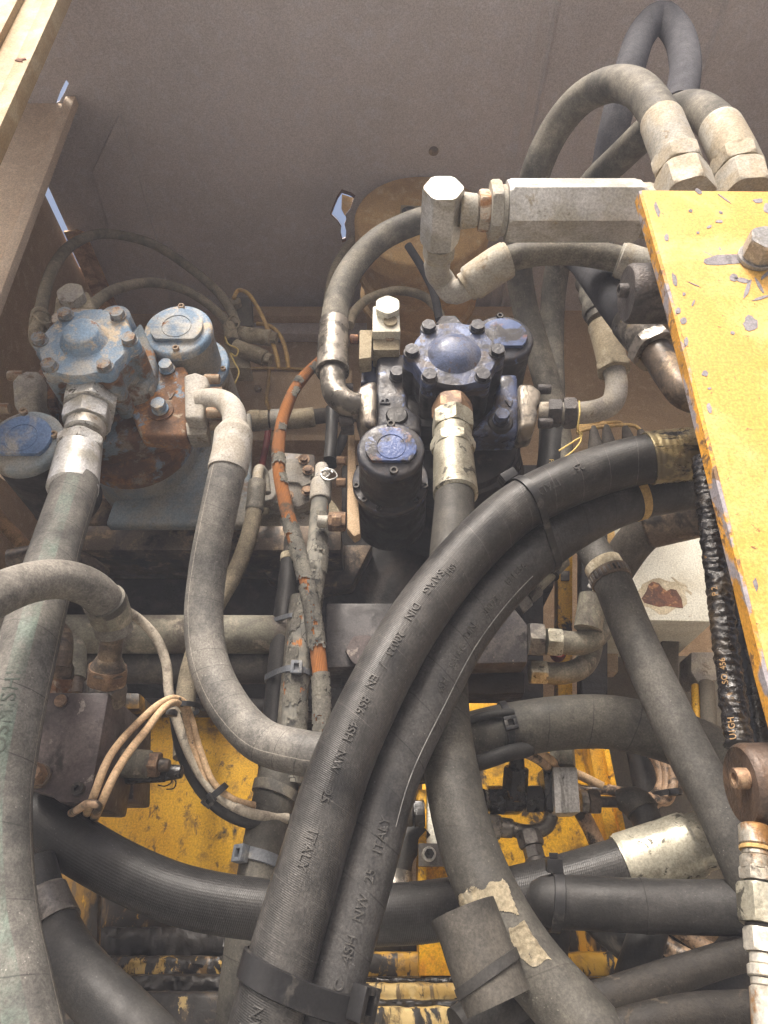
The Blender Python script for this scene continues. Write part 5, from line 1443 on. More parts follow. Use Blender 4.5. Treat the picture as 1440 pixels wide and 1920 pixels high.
# --- wrapped pipe in the lower middle
pQ = PX((532, 1405, .82), (527, 1440, .82), (514, 1500, .815), (500, 1570, .81), (488, 1640, .805), (470, 1750, .80), (458, 1850, .80), (448, 1960, .80))
hQ = hose('upright wrapped hose with two clamps behind the thick black hose', pQ, .0235, M['hose_back'])
for i, (px, hd, lab) in enumerate((((517, 1487), (548, 1497), 'dusty nylon clamp on the wrapped hose level with the brown block'), ((490, 1612), (461, 1612), 'grey nylon clamp on the wrapped hose just above the thick black hose'))):
    clamp_band(lab, [(pQ, .0235)], px, .012, .0018, M['tie_dust'] if i == 0 else M['tie_grey'], hd, hs=(.014, .016, .010))
clamp_band('thin strap at the top of the wrapped hose under the pale curve', [(pQ, .0235)], (527, 1440), .005, .0014, M['tie_black'], (548, 1452), hs=(.010, .009, .007))
# --- slim hose with the silver elbow
pZ = PX((498, 925, .885), (494, 890, .88), (487, 880, .87), (482, 905, .86), (478, 950, .86), (465, 1010, .86), (440, 1075, .86), (408, 1130, .855), (378, 1190, .85), (356, 1255, .84), (346, 1330, .83), (344, 1420, .82))
hZ = hose('slim dusty hose with a small elbow passing behind the pale curve', pZ, .0115, M['hose_small'], s0=pZ.s_at(479, 945))
MB().tube(pZ, .0080, 0, pZ.s_at(481, 912), n=20).obj('elbow_pipe', M['zinc_dust'], hZ)
sleeve(hZ, pZ, (482, 905), (477, 960), .0128, M['hose_tan'], 'ferrule')
# --- two thin arcs behind the left pump
p1 = PX((72, 625, .80), (78, 575, .82), (98, 505, .86), (140, 456, .92), (200, 438, .98), (280, 455, 1.02), (360, 505, 1.04), (415, 555, 1.05), (436, 590, 1.05), (442, 612, 1.05))
h1 = hose('thin tan hose making the upper arc behind the left pump', p1, .0098, M['hose_small'], group='thin tan hoses arching behind the left pump')
sleeve(h1, p1, (72, 622), (76, 590), .0140, M['tan_dust'], 'ferrule')
P = V(70, 600, .80)
MB().tube(PX((70, 612, .79), (66, 632, .785), (74, 648, .79), (96, 655, .80), (112, 650, .82)), .0095, n=20).obj('elbow_pipe', M['tan_dust'], h1)
p2 = PX((160, 590, .80), (185, 562, .84), (225, 540, .90), (290, 530, .96), (350, 545, 1.0), (400, 578, 1.03), (428, 610, 1.04), (436, 640, 1.04))
h2 = hose('thin tan hose making the lower arc behind the left pump', p2, .0092, M['hose_small'], group='thin tan hoses arching behind the left pump')
sleeve(h2, p2, (428, 610), (437, 642), .0125, M['tan_dust'], 'ferrule')
# --- thin hoses beside the filter
p3 = PX((612, 640, .95), (616, 560, .98), (630, 500, 1.0), (660, 455, 1.01), (705, 430, 1.02), (760, 425, 1.02), (800, 440, 1.03))
hose('thin tan hose curling up left of the round filter', p3, .0095, M['hose_small'], group='thin tan hoses beside the filter')
p4 = PX((655, 610, .90), (668, 580, .92), (700, 556, .94), (750, 545, .95), (795, 556, .96), (820, 580, .96), (830, 610, .95))
hose('thin tan hose arching over the cream block to the navy pump', p4, .0085, M['hose_small'], group='thin tan hoses beside the filter')
p5 = PX((765, 460, .90), (790, 500, .91), (812, 545, .92), (824, 600, .92))
hose('thin black hose crossing in front of the round filter', p5, .0075, M['hose_shade'])
# --- dusty horizontal fitting and hose between the pumps
pM = PX((440, 790, .98), (500, 788, .98), (560, 785, .98), (620, 778, .98), (690, 776, .98))
hM = hose('dusty level hose and fitting between the two pumps', pM, .0135, M['hose_dim'])
sleeve(hM, pM, (465, 789), (505, 788), .0185, M['tan_dust'], 'ferrule', lambda q: .9 if q < .06 else (1 if q < .6 else .93))
sleeve(hM, pM, (508, 788), (525, 787), .0190, M['zinc_dust'], 'nut')
sleeve(hM, pM, (540, 786), (590, 783), .0172, M['tan_dust'], 'ferrule')
pM2 = PX((622, 765, .93), (622, 800, .93), (620, 840, .93), (618, 862, .93))
hose('short black hose hanging behind the oily elbow', pM2, .0100, M['hose_dark'])
pM3 = PX((655, 790, .97), (640, 830, .965), (630, 850, .96), (622, 872, .955))
hose('second short black hose slanting behind the oily elbow', pM3, .0085, M['hose_dark'])

# --- pipes behind on the left
pp = PX((-30, 1182, .86), (100, 1185, .86), (300, 1190, .86), (420, 1192, .86), (520, 1190, .86), (600, 1188, .86))
pr_ = MB().cyl(V(-40, 1188, .86), V(560, 1190, .86), m(36, V(300, 1190, .86)), n=40)
tag(pr_.obj('steel_pipe', M['pipe_moss'], None), 'thick dusty green-grey pipe running level behind the pale curve', 'pipe')
pr_ = MB().cyl(V(-40, 1252, .885), V(620, 1252, .885), m(30, V(300, 1250, .885)), n=36)
tag(pr_.obj('steel_pipe', M['pipe_dark'], None), 'black pipe running level just below the dusty green-grey pipe', 'pipe')
pdw = PX((20, 1052, .83), (80, 1042, .83), (120, 1045, .84), (160, 1062, .86), (190, 1085, .88))
tag(MB().tube(pdw, .016, n=26).obj('steel_pipe', M['steel_brown'], None), 'curved brown pipe above the arch at the left edge', 'pipe')
pdo = PX((-20, 950, .95), (10, 985, .94), (45, 1025, .93))
tag(MB().tube(pdo, .011, n=20).obj('steel_pipe', M['copper'], None), 'tan pipe slanting at the left edge under the blue cap', 'pipe')

# ---------------- smaller fittings ----------------
# round air filter under the roof
fl = thing('air_filter', V(790, 405, .95), 'round tan filter canister under the roof behind the bent pipe', 'filter')
P = V(792, 408, .96); r = m(128, P)
MB().lathe(P, UPY, [(0, r * .94), (.003, r * .98), (.008, r), (.05, r), (.055, r * .93), (.06, r * .90), (.12, r * .90), (.122, r * .97), (.135, r * .98), (.138, r * .90), (.20, r * .88), (.202, r * .95), (.215, r * .95), (.218, r * .86), (.32, r * .86)], 72).obj('canister', M['filter'], fl)
MB().slab([(752, 384), (790, 386), (792, 408), (748, 410)], .957, .003, .001).obj('clip_plate', M['tan_dust'], fl)
P2 = V(768, 398, .956); MB().lathe(P2, -UPY, [(0, m(15, P2)), (.002, m(15, P2)), (.0022, m(11, P2)), (.0005, m(10, P2))], 28).obj('clip_ring', M['socket'], fl)
MB().tube(PX((705, 550, 1.1), (698, 535, 1.1), (703, 512, 1.1), (716, 503, 1.1)), .006, n=14).obj('strap_bracket', M['filter'], fl)

# dusty valve with two spools behind the left pump
vb = thing('pilot_valve', V(470, 640, 1.06), 'small dust-caked pilot valve with two level spools behind the left pump', 'valve')
MB().slab([(420, 615), (455, 612), (470, 690), (420, 690)], 1.06, .04, .003).obj('body', M['tan_dust'], vb)
for a, b, rr in (((448, 626, 1.05), (508, 634, 1.05), 15), ((440, 650, 1.045), (498, 672, 1.045), 15)):
    A, B = V(*a), V(*b)
    MB().cyl(A, B, m(rr, A), n=28).obj('spool', M['tan_dust'], vb)
    MB().hexnut(B + (B - A).normalized() * .0002, B + (B - A).normalized() * .012, m(rr * .8, A)).obj('end_nut', M['tan_dust'], vb)
MB().slab([(446, 556), (470, 556), (474, 610), (440, 612)], 1.08, .03, .003).obj('connector', M['dim_wall'], vb)
P = V(441, 566, 1.07); MB().cyl(P + UPY * .02, P - UPY * .004, m(11, P)).obj('knob', M['tan_dust'], vb)
for pts, nm, lab in ((((438, 560, 1.06), (446, 545, 1.055), (462, 548, 1.05), (484, 578, 1.05), (503, 620, 1.05), (518, 665, 1.06), (523, 692, 1.06)), 'wire', 'ochre wire looping down from the pilot valve, left one of two'),
                     (((482, 607, 1.07), (500, 609, 1.065), (520, 622, 1.06), (534, 650, 1.06), (541, 692, 1.06)), 'wire', 'shorter ochre wire right of the looping one behind the left pump')):
    tag(MB().tube(PX(*pts), .0042, n=12, wob=.01).obj(nm, M['wire_ochre'], None), lab, 'wire', 'ochre wires behind the left pump')
tag(MB().tube(PX((422, 632, 1.03), (428, 645, 1.03), (446, 655, 1.03), (442, 668, 1.03), (432, 662, 1.03), (440, 680, 1.03), (448, 698, 1.03), (440, 720, 1.03)), .0015, n=8, wob=0).obj('twine', M['twine'], None), 'thin yellow twine dangling from the pilot valve', 'twine')
tag(MB().tube(PX((430, 590, 1.02), (445, 596, 1.02), (446, 612, 1.02), (432, 618, 1.02), (426, 604, 1.02), (440, 590, 1.02), (450, 604, 1.02)), .0016, n=8, wob=0).obj('tie_wire', M['tan_dust'], None), 'dusty tie wire twisted round the ends of the two thin arcs', 'wire')
tag(MB().tube(PX((56, 600, .785), (68, 582, .78), (90, 588, .79), (98, 600, .80), (78, 606, .78), (62, 590, .78), (55, 625, .79), (62, 650, .80)), .0016, n=8, wob=0).obj('tie_wire', M['tan_dust'], None), 'dusty tie wire twisted round the hose end at the far left', 'wire')

# small gear pump in the middle
gp_ = thing('gear_pump', V(560, 905, .93), 'small grey gear pump with four bolts behind the orange braid', 'pump')
MB().slab([(492, 890), (520, 868), (540, 858), (575, 862), (588, 880), (592, 935), (560, 950), (500, 940)], .93, .05, .004).obj('body', M['grey_cast'], gp_)
MB().slab([(528, 880), (536, 868), (568, 868), (584, 882), (582, 906), (566, 912), (560, 904), (534, 902)], .924, .0058, .002).obj('cover', M['white_dust'], gp_)
MB().slab([(510, 846), (590, 852), (600, 960), (500, 960)], .985, .02, .003).obj('mount', M['steel_brown'], gp_)
for x, y in ((570, 862), (578, 882), (576, 921), (540, 930), (524, 870)):
    P = V(x, y, .922)
    MB().lathe(P, -UPY, [(0, m(11, P)), (.002, m(11, P)), (.002, m(7, P)), (.007, m(7, P))], 24).obj('bolt', M['copper_bolt'], gp_)
P = V(500, 925, .918); MB().cyl(P + UPY * .02, P, m(17, P)).obj('port', M['grey_cast'], gp_)
fd = thing('flange_disc', V(555, 990, .96), 'round dusty flange disc half hidden behind the perished hoses', 'flange')
P = V(560, 985, .955); MB().lathe(P, UPY, [(0, m(78, P)), (.002, m(82, P)), (.012, m(82, P)), (.013, m(74, P)), (.03, m(74, P))], 56).obj('disc', M['tan_dust'], fd)
P = V(560, 975, .953); MB().lathe(P, UPY, [(0, m(34, P)), (.002, m(36, P)), (.006, m(36, P))], 40).obj('hub', M['grey_cast'], fd)
P = V(640, 978, .80)
pu = thing('plug_fitting', V(640, 978, .8), 'rusty hexagon plug low on the left side of the navy pump', 'plug')
a = V(648, 978, .805); MB().hexnut(a, a - UPX * .022, m(19, a), .2).obj('nut', M['copper_bolt'], pu)
a = a - UPX * .0222; MB().cyl(a, a - UPX * .014, m(12, a)).obj('stub', M['zinc_dust'], pu)
tag(MB().tube(PX((505, 780, 1.05), (500, 830, 1.04), (492, 868, 1.02), (490, 890, 1.0)), .006, n=14).obj('red_hose', M['red'], None), 'dull red hose end in the dark behind the orange braid', 'hose')

# manifold block, lower left
mb_ = thing('manifold_block', V(130, 1400, .66), 'dark brown-purple manifold block with bolts at lower left', 'manifold')
zt, zb = V(140, 1299, .64).z, V(140, 1508, .64).z
pts = [(60, 1297), (205, 1297), (168, 1506), (108, 1504), (96, 1492), (50, 1480)]
MB().slab(pts, .64, .10, .004).obj('body', M['manifold'], mb_)
MB().slab([(205, 1310), (255, 1310), (250, 1500), (190, 1500)], .745, .06, .004).obj('rear_body', M['manifold'], mb_)
MB().slab([(212, 1298), (262, 1298), (262, 1330), (232, 1330)], .72, .05, .004).obj('lug', M['yellow_drip'], mb_)
P = V(115, 1315, .64)
MB().lathe(P, -UPY, [(-.004, m(15, P)), (.0008, m(15, P)), (.0008, m(12.5, P)), (-.001, m(12, P))], 28).obj('plug_rim', M['manifold'], mb_)
MB().cyl(P - UPY * .0003, P - UPY * .003, m(11.5, P)).obj('plug', M['copper_bolt'], mb_)
P = V(76, 1456, .64)
MB().cyl(P - UPY * .0003, P - UPY * .006, m(22, P)).obj('bolt_washer', M['steel_brown'], mb_)
MB().hexnut(P - UPY * .0062, P - UPY * .022, m(20, P), .1).obj('bolt_head', M['copper_bolt'], mb_)
P = V(149, 1480, .64)
MB().lathe(P, -UPY, [(-.004, m(16, P)), (.001, m(16, P)), (.001, m(13, P)), (-.0005, m(12.5, P))], 28).obj('socket_rim', M['manifold'], mb_)
MB().lathe(P, -UPY, [(0, m(11.5, P)), (.006, m(11, P)), (.006, m(6, P)), (.002, m(5.5, P))], 28).obj('socket_screw', M['socket'], mb_)
P = V(72, 1336, .655); MB().hexnut(P, P + Vector((-.0, -.012, 0)), m(11, P)).obj('side_plug', M['steel_dark'], mb_)
# elbows standing on the block
eb1 = thing('elbow_fitting', V(108, 1240, .68), 'brown bent pipe fitting beside the dusty hose, left one behind the arch', 'fitting', 'bent fittings on the brown block')
MB().tube(PX((70, 1185, .72), (95, 1180, .71), (112, 1195, .70), (112, 1225, .69), (108, 1255, .69)), .0125, n=24).obj('bent_pipe', M['steel_brown'], eb1)
stack(eb1, V(111, 1228, .69), V(104, 1298, .70), [('collar', 'cyl', 0, .35, 20, 27, M['steel_brown']), ('nut', 'hex', .30, .66, 31, 31, M['steel_brown'], .3), ('base_nut', 'hex', .66, 1.1, 32, 32, M['rust_body'], .1)])
eb2 = thing('elbow_fitting', V(142, 1250, .76), 'smaller grey bent fitting squeezed between the two brown ones', 'fitting', 'bent fittings on the brown block')
MB().tube(PX((118, 1205, .78), (130, 1203, .775), (141, 1215, .77), (143, 1240, .765), (141, 1275, .76)), .0110, n=24).obj('bent_pipe', M['pipe_moss'], eb2)
stack(eb2, V(142, 1262, .76), V(140, 1296, .76), [('nut', 'cyl', 0, 1.2, 15, 16, M['steel_brown'])])
# solenoid on the side of the block
so = thing('solenoid', V(270, 1430, .74), 'brass-grey solenoid plug with a black connector sticking out of the brown block', 'solenoid')
stack(so, V(184, 1428, .705), V(340, 1436, .705), [('coil', 'cyl', 0, .64, 27, 25, M['pipe_moss']), ('nut', 'hex', .60, .74, 24, 24, M['copper_bolt'], .3), ('stem', 'cyl', .74, .86, 13, 11, M['steel_brown'])])
stack(so, V(196, 1454, .725), V(345, 1447, .72), [('black_sleeve', 'cyl', 0, .78, 19, 17, M['grease']), ('black_plug', 'cyl', .78, .98, 15, 12, M['grease'])])
MB().tube(PX((318, 1450, .735), (322, 1466, .735), (310, 1474, .735), (296, 1472, .735)), .0007, n=6, wob=0).obj('loose_strand', M['grease'], so)
MB().tube(PX((322, 1458, .735), (330, 1466, .735), (326, 1478, .735), (312, 1480, .735)), .0007, n=6, wob=0).obj('loose_strand', M['grease'], so)

# beige cables
def cable(label, pts, r, mat, group='beige cables over the yellow panel', name='electric_cable'):
    return tag(MB().tube(PX(*pts), r, n=16, wob=.03).obj(name, mat, None), label, 'cable', group)
cable('grey-beige cable curving down from the arch to the black tie', [(236, 1145, .70), (262, 1162, .72), (292, 1195, .735), (312, 1245, .745), (317, 1300, .75), (330, 1345, .755), (352, 1405, .765), (385, 1465, .775), (420, 1500, .78), (470, 1525, .785), (540, 1535, .80)], .0052, M['cable_grey'])
cable('upper beige cable loop passing in front of the brown block', [(478, 1510, .79), (440, 1500, .78), (402, 1470, .772), (375, 1405, .762), (358, 1345, .752), (346, 1318, .735), (325, 1309, .72), (296, 1322, .70), (262, 1352, .68), (222, 1395, .655), (195, 1440, .625), (176, 1492, .628), (164, 1522, .672), (152, 1550, .73), (146, 1590, .76)], .0034, M['cable'])
cable('lower beige cable loop nearest the black solenoid plug', [(478, 1516, .795), (432, 1502, .785), (392, 1470, .775), (366, 1410, .765), (350, 1350, .752), (342, 1325, .735), (328, 1316, .722), (305, 1330, .70), (275, 1368, .675), (240, 1412, .652), (210, 1462, .628), (192, 1502, .632), (180, 1530, .68), (170, 1556, .74), (160, 1600, .77)], .0036, M['cable'])
cable('short beige cable end crossing under the loops', [(96, 1560, .74), (118, 1536, .70), (146, 1518, .65), (171, 1506, .626), (183, 1510, .628), (178, 1530, .672), (166, 1558, .74), (160, 1590, .77)], .0034, M['cable_dirty'])
cable('black cable lying behind the beige bundle', [(332, 1340, .775), (345, 1410, .785), (378, 1475, .79), (425, 1520, .79), (480, 1540, .795), (545, 1540, .81)], .0085, M['hose_dark'])
def knot(label, px, Y, rx, rz, w, mat, head, hs=(.010, .010, .006)):
    C = V(px[0], px[1], Y); t = thing('cable_tie', C, label, 'cable tie', 'cable ties round the hoses')
    rgs = []
    for k in range(36):
        a = 6.2832 * k / 36
        o = Vector((math.cos(a), math.sin(a), 0)); q = C + Vector((rx * o.x, rz * o.y, .12 * rx * o.x))
        rgs.append([q + UPZ * -w / 2, q + UPZ * w / 2, q + UPZ * w / 2 + o * .0014, q - UPZ * w / 2 + o * .0014])
    MB().rings(rgs, closed=True).obj('strap', mat, t)
    h = V(head[0], head[1], Y - rz)
    MB().obox(h, Matrix.Identity(3), hs, .001).obj('head', mat, t)
knot('small black cable tie gathering the beige cables below the pale curve', (344, 1330), .75, .0165, .022, .005, M['tie_black'], (322, 1337))
pcb = PX((375, 1440, .772), (400, 1487, .778), (440, 1512, .785))
clamp_band('small black cable tie low on the beige cable bundle', [(pcb, .0125)], (404, 1488), .007, .0016, M['tie_black'], (396, 1498), hs=(.011, .011, .007))

# black manifold under the navy pump
mm = thing('manifold_block', V(800, 1180, .85), 'long slate manifold block with a big hexagon plug under the navy pump', 'manifold')
MB().slab([(611, 1130), (958, 1130), (990, 1172), (990, 1242), (611, 1252)], .86, .09, .004).obj('body', M['manifold_b'], mm)
MB().slab([(640, 1262), (985, 1258), (985, 1300), (640, 1306)], .90, .05, .004).obj('lower_body', M['void'], mm)
P = V(680, 1224, .86); MB().hexnut(P - UPY * .0003, P - UPY * .012, m(32, P), .05).obj('hex_plug', M['manifold'], mm)
P = V(938, 1116, .87)
stack(mm, V(950, 1140, .875), V(1030, 1065, .87), [('nut', 'hex', .10, .32, 33, 33, M['steel_dark'], .2), ('nut', 'hex', .36, .60, 28, 28, M['steel_dark'], .5), ('pipe', 'cyl', .60, 1.3, 22, 22, M['pipe_moss'])])
def elbow(label, pts, r, nuts, mat, group=None):
    t = thing('elbow_fitting', V(*pts[0]), label, 'fitting', group)
    p = PX(*pts)
    MB().tube(p, r, n=26, wob=.006).obj('bent_pipe', mat, t)
    for x0, y0, x1, y1, Y, rr, nm, mt in nuts:
        MB().hexnut(V(x0, y0, Y), V(x1, y1, Y), m(rr, V(x0, y0, Y)), .3).obj(nm, mt, t)
    return t
elbow('upper steel elbow with two hexagon nuts right of the slate block', [(1050, 1204, .86), (1085, 1206, .86), (1112, 1196, .86), (1134, 1168, .865), (1148, 1120, .87)], .0150, [(990, 1198, 1018, 1200, .86, 33, 'nut', M['steel_dark']), (1024, 1203, 1052, 1205, .86, 28, 'union_nut', M['zinc_yellow'])], M['pipe_moss'], 'elbows of the slate block')
elbow('lower steel elbow with one pale nut beneath the first', [(1020, 1262, .89), (1060, 1262, .89), (1092, 1250, .89), (1108, 1220, .895), (1112, 1170, .90)], .0140, [(993, 1260, 1024, 1261, .89, 24, 'nut', M['zinc_yellow'])], M['pipe_moss'], 'elbows of the slate block')
stt = thing('sheath_tube', V(1108, 1130, .84), 'open grey tube end with a lettered tag inside, beside the slanting hose', 'tube')
a, b = V(1102, 1180, .845), V(1112, 1118, .84)
MB().lathe(a, b - a, [(0, m(26, a)), ((b - a).length, m(26, a)), ((b - a).length, m(23, a)), (.01, m(23, a))], 36, cap1=True).obj('tube', M['pipe_moss'], stt)
MB().slab([(1105, 1130), (1118, 1092), (1128, 1096), (1118, 1134)], .835, .002, .0003).obj('tag', M['socket'], stt)
flat_text(stt, 'ITALY', V(1115, 1112, .834), (V(1120, 1096, .834) - V(1110, 1128, .834)).normalized(), (V(1108, 1112, .834) - V(1122, 1114, .834)).normalized(), .010, M['cement'], .0003)
P = V(1107, 1098, .835); MB().cyl(P, P + UPY * .004, m(5, P)).obj('white_tip', M['zinc_clean'], stt)
# red cap in the shade
P = V(1045, 1228, .91); rc = thing('hose_plug', P, 'small dull red cap half hidden between the two elbows', 'cap')
MB().lathe(P, -UPY, [(0, m(14, P)), (.008, m(14, P)), (.012, m(10, P))], 28).obj('cap', M['red'], rc)
# steel posts behind the elbows
for x0, x1, y0, y1, Y, mt, lb_ in ((1090, 1140, 1000, 1320, 1.0, 'void', 'black upright strut behind the elbows'), (1130, 1160, 960, 1260, 1.06, 'hood_warm', 'brown upright strut behind the slanting hose'), (1046, 1074, 1040, 1340, 1.05, 'yellow', 'yellow upright strut glimpsed left of the grey tube end')):
    t = thing('upright_strut', V(x0, y1, Y), lb_, 'strut', 'uprights behind the elbows')
    MB().slab([(x0, y0), (x1, y0), (x1, y1), (x0, y1)], Y, .03, .003).obj('bar', M[mt], t)
    MB().slab([(x0 + 6, y0 + 30), (x1 - 6, y0 + 30), (x1 - 6, y0 + 48), (x0 + 6, y0 + 48)], Y - .004, .0038, .001).obj('lug', M['steel_dark'], t)

# cream control box and its surroundings
bx = thing('control_box', V(1265, 1100, .92), 'cream white metal box with a patch of flaking rust', 'box')
MB().slab([(1190, 1005), (1345, 1005), (1340, 1166), (1164, 1162)], .92, .16, .004).obj('box', M['box_white'], bx)
MB().poly([V(x, y, .9196) for x, y in blob(1243, 1117, 49, 31, 50, 26)], Vector((0, .0003, 0)), 0).obj('rust_halo', M['cement'], bx)
MB().poly([V(x, y, .9192) for x, y in ((1203, 1122), (1212, 1108), (1216, 1096), (1224, 1090), (1236, 1094), (1242, 1102), (1250, 1108), (1258, 1104), (1268, 1106), (1278, 1122), (1281, 1140), (1262, 1138), (1248, 1136), (1236, 1138), (1222, 1134), (1208, 1130))], Vector((0, .0007, 0)), 0).obj('rust_patch', M['rust_patch'], bx)
MB().poly([V(x, y, .9193) for x, y in ((1258, 1082), (1262, 1082), (1298, 1112), (1296, 1116))], Vector((0, .0006, 0)), 0).obj('scratch', M['cement'], bx)
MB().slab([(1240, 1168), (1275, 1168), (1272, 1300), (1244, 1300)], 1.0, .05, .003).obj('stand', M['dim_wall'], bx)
wp = thing('cream_panel', V(1180, 980, 1.05), 'pale cream panel glimpsed between the hoses left of the coupling', 'panel')
MB().slab([(1140, 940), (1225, 940), (1215, 1010), (1140, 1010)], 1.05, .02, .003).obj('panel', M['box_white'], wp)
MB().slab([(1130, 965), (1150, 965), (1155, 1020), (1130, 1020)], 1.03, .01, .002).obj('edge', M['wire_ochre'], wp)
cu = thing('pipe_coupling', V(1250, 975, .72), 'red-brown greasy coupling joined to a dark hose under the black pair', 'coupling')
MB().tube(PX((1140, 1090, .80), (1165, 1050, .78), (1195, 1010, .75), (1225, 985, .73), (1270, 975, .715)), .0225, n=30).obj('dark_hose', M['hose_dim'], cu)
MB().cyl(V(1212, 988, .725), V(1320, 962, .69), m(42, V(1250, 975, .72)), n=36).obj('body', M['steel_brown'], cu)
MB().poly([V(x, y, .70) for x, y in ((1206, 952), (1262, 940), (1312, 948), (1308, 985), (1240, 975), (1210, 968))], Vector((0, .012, 0)), .002).obj('flange', M['red_dull'], cu)
# machinery seen past the plate edge
bgd = thing('valve_cluster', V(1310, 1280, 1.0), 'dim dusty valve cluster in the gap beside the plate edge', 'valve')
MB().slab([(1296, 1222), (1345, 1222), (1345, 1275), (1310, 1282), (1296, 1260)], 1.0, .05, .003).obj('body', M['grey_cast'], bgd)
MB().cyl(V(1325, 1280, 1.0), V(1330, 1380, .98), m(14, V(1325, 1300, 1.0))).obj('stem', M['dim_wall'], bgd)
MB().cyl(V(1305, 1285, 1.01), V(1308, 1360, 1.0), m(9, V(1305, 1300, 1.0))).obj('stem', M['yellow'], bgd)
bp = PX((1440, 1230, .62), (1412, 1225, .64), (1402, 1245, .66), (1408, 1290, .66), (1425, 1340, .66), (1440, 1400, .66))
hose('dim grey hose bending down between the oily hoses and the plate', bp, .0125, M['hose_dim'])

# rusty round caps
def round_cap(name, label, px, py, Y, rpx, x_end, mat, nub_mat, nub=(0, 0), nubr=13, shade='knob'):
    C = V(px, py, Y); r = m(rpx, C); t = thing(name, C, label, 'cap', 'round capped cylinders behind the plate')
    E = Vector((V(x_end, py, Y).x, C.y, C.z))
    MB().lathe(C, UPX, [(0, r * .90), (.0015, r * .96), (.004, r), (E.x - C.x, r * 1.0)], 56, wob=.012).obj('cylinder', mat, t)
    n = C + Vector((0, 0, nub[1])) + UPY * nub[0]
    rn = m(nubr, C)
    MB().lathe(n - UPX * .0002, -UPX, [(0, rn), (rn * 1.1, rn), (rn * 1.25, rn * .92), (rn * 1.25, rn * .55), (rn * .6, rn * .5)], 32).obj('nub', nub_mat, t)
    return t
round_cap('end_cap', 'dark wrinkled round cap with a small nub behind the yellow plate', 1174, 551, .455, 55, 1330, M['knob_dark'], M['knob_dark'], (-.004, 0), 13)
round_cap('end_cap', 'large rust-brown round cap with a hollow nub at the right edge', 1388, 1472, .44, 76, 1560, M['knob_brown'], M['copper_bolt'], (-.010, .002), 19)
# silver coupling chain down the right edge
qc = thing('quick_coupling', V(1420, 1700, .42), 'stack of stained silver couplings hanging down the right edge', 'coupling')
stack(qc, V(1414, 1548, .435), V(1444, 1920, .425), [('stub', 'cyl', 0, .125, 30, 30, M['steel_stain']), ('stained_ring', 'cyl', .125, .150, 31, 31, M['wire_ochre']), ('neck', 'cyl', .150, .178, 27, 27, M['steel_stain']), ('sleeve', 'cyl', .178, .265, 31, 31, M['steel_stain']),
    ('collar', 'hex', .240, .318, 34, 34, M['steel_stain'], .3), ('seal_ring', 'cyl', .318, .335, 27, 27, M['socket']), ('hex_body', 'hex', .335, .540, 42, 42, M['zinc_yellow'], .15), ('seal_ring', 'cyl', .540, .560, 30, 30, M['socket']),
    ('lower_hex', 'hex', .560, .680, 34, 34, M['steel_stain'], .4), ('waist', 'cyl', .680, .740, 26, 26, M['steel_stain']), ('ring', 'cyl', .740, .800, 31, 31, M['steel_stain']), ('waist', 'cyl', .800, .84, 27, 27, M['steel_stain']), ('tail', 'cyl', .84, 1.2, 30, 30, M['steel_stain'])])

# valve group on the yellow bracket
vt = thing('tee_fitting', V(965, 1495, .80), 'black greasy tee fitting with an upright plug on the yellow bracket', 'fitting')
stack(vt, V(895, 1501, .80), V(1042, 1496, .80), [('nut', 'hex', 0, .10, 23, 23, M['grease'], .1), ('nut', 'hex', .14, .34, 26, 26, M['grease'], .4), ('neck', 'cyl', .10, .14, 19, 19, M['steel_oil']), ('tee_body', 'cyl', .34, .62, 20, 20, M['grease']), ('nut', 'hex', .60, .82, 26, 26, M['grease'], .2), ('nut', 'hex', .84, 1.0, 27, 27, M['tarry'], .5)])
MB().slab([(944, 1500), (985, 1500), (982, 1522), (944, 1522)], .795, .03, .003).obj('tee_base', M['grease'], vt)
stack(vt, V(964, 1502, .79), V(969, 1428, .775), [('plug_hex', 'hex', .05, .86, 24, 24, M['tarry'], .1), ('plug_top', 'cyl', .84, 1.25, 15, 13, M['grease'])])
vs_ = thing('valve_block', V(1065, 1482, .79), 'bare silver square valve block on the yellow bracket', 'valve block')
MB().slab([(1037, 1438), (1082, 1438), (1089, 1523), (1041, 1525)], .775, .035, .0015).obj('block', weather('block_scratched', (.52, .51, .49), [((.30, .29, .27), .35, 60, .04, (1, 1, .2)), ((.06, .055, .05), .12, 70, .02, (1, 1, .3))], .5, .2, .4, .2, 300), vs_)
MB().slab([(1018, 1440), (1036.5, 1439), (1040.5, 1524), (1026, 1518)], .785, .03, .001).obj('side', M['grease'], vs_)
stack(vs_, V(1056, 1437, .80), V(1052, 1385, .80), [('gauge_stub', 'hex', 0, 1, 24, 24, M['pipe_moss'], .1)])
stack(vs_, V(1088, 1502, .80), V(1160, 1504, .80), [('nut', 'hex', 0, .18, 21, 21, M['steel_oil'], .3), ('nut', 'hex', .20, .48, 24, 24, M['steel_brown'], .1), ('stub', 'cyl', .48, 1.1, 10, 10, M['steel_brown'])])
vh = PX((1150, 1500, .80), (1172, 1500, .795), (1196, 1510, .79), (1212, 1535, .785), (1222, 1575, .78), (1226, 1620, .78))
hv = hose('small black hose hooking down right of the silver block', vh, .0150, M['hose_dark'], s0=vh.s_at(1190, 1506))
MB().tube(vh, .0165, vh.s_at(1158, 1500), vh.s_at(1205, 1522), n=26, rf=lambda t: .5 + min(.55, t * 26)).obj('flared_sheath', M['hose_back'], hv)
vl = thing('elbow_fitting', V(990, 1555, .80), 'oily bent tube with nuts just under the black tee', 'fitting')
stack(vl, V(910, 1548, .80), V(965, 1554, .80), [('nut', 'hex', 0, .5, 24, 24, M['steel_oil'], .2), ('nut', 'cyl', .5, .95, 18, 17, M['steel_oil'])])
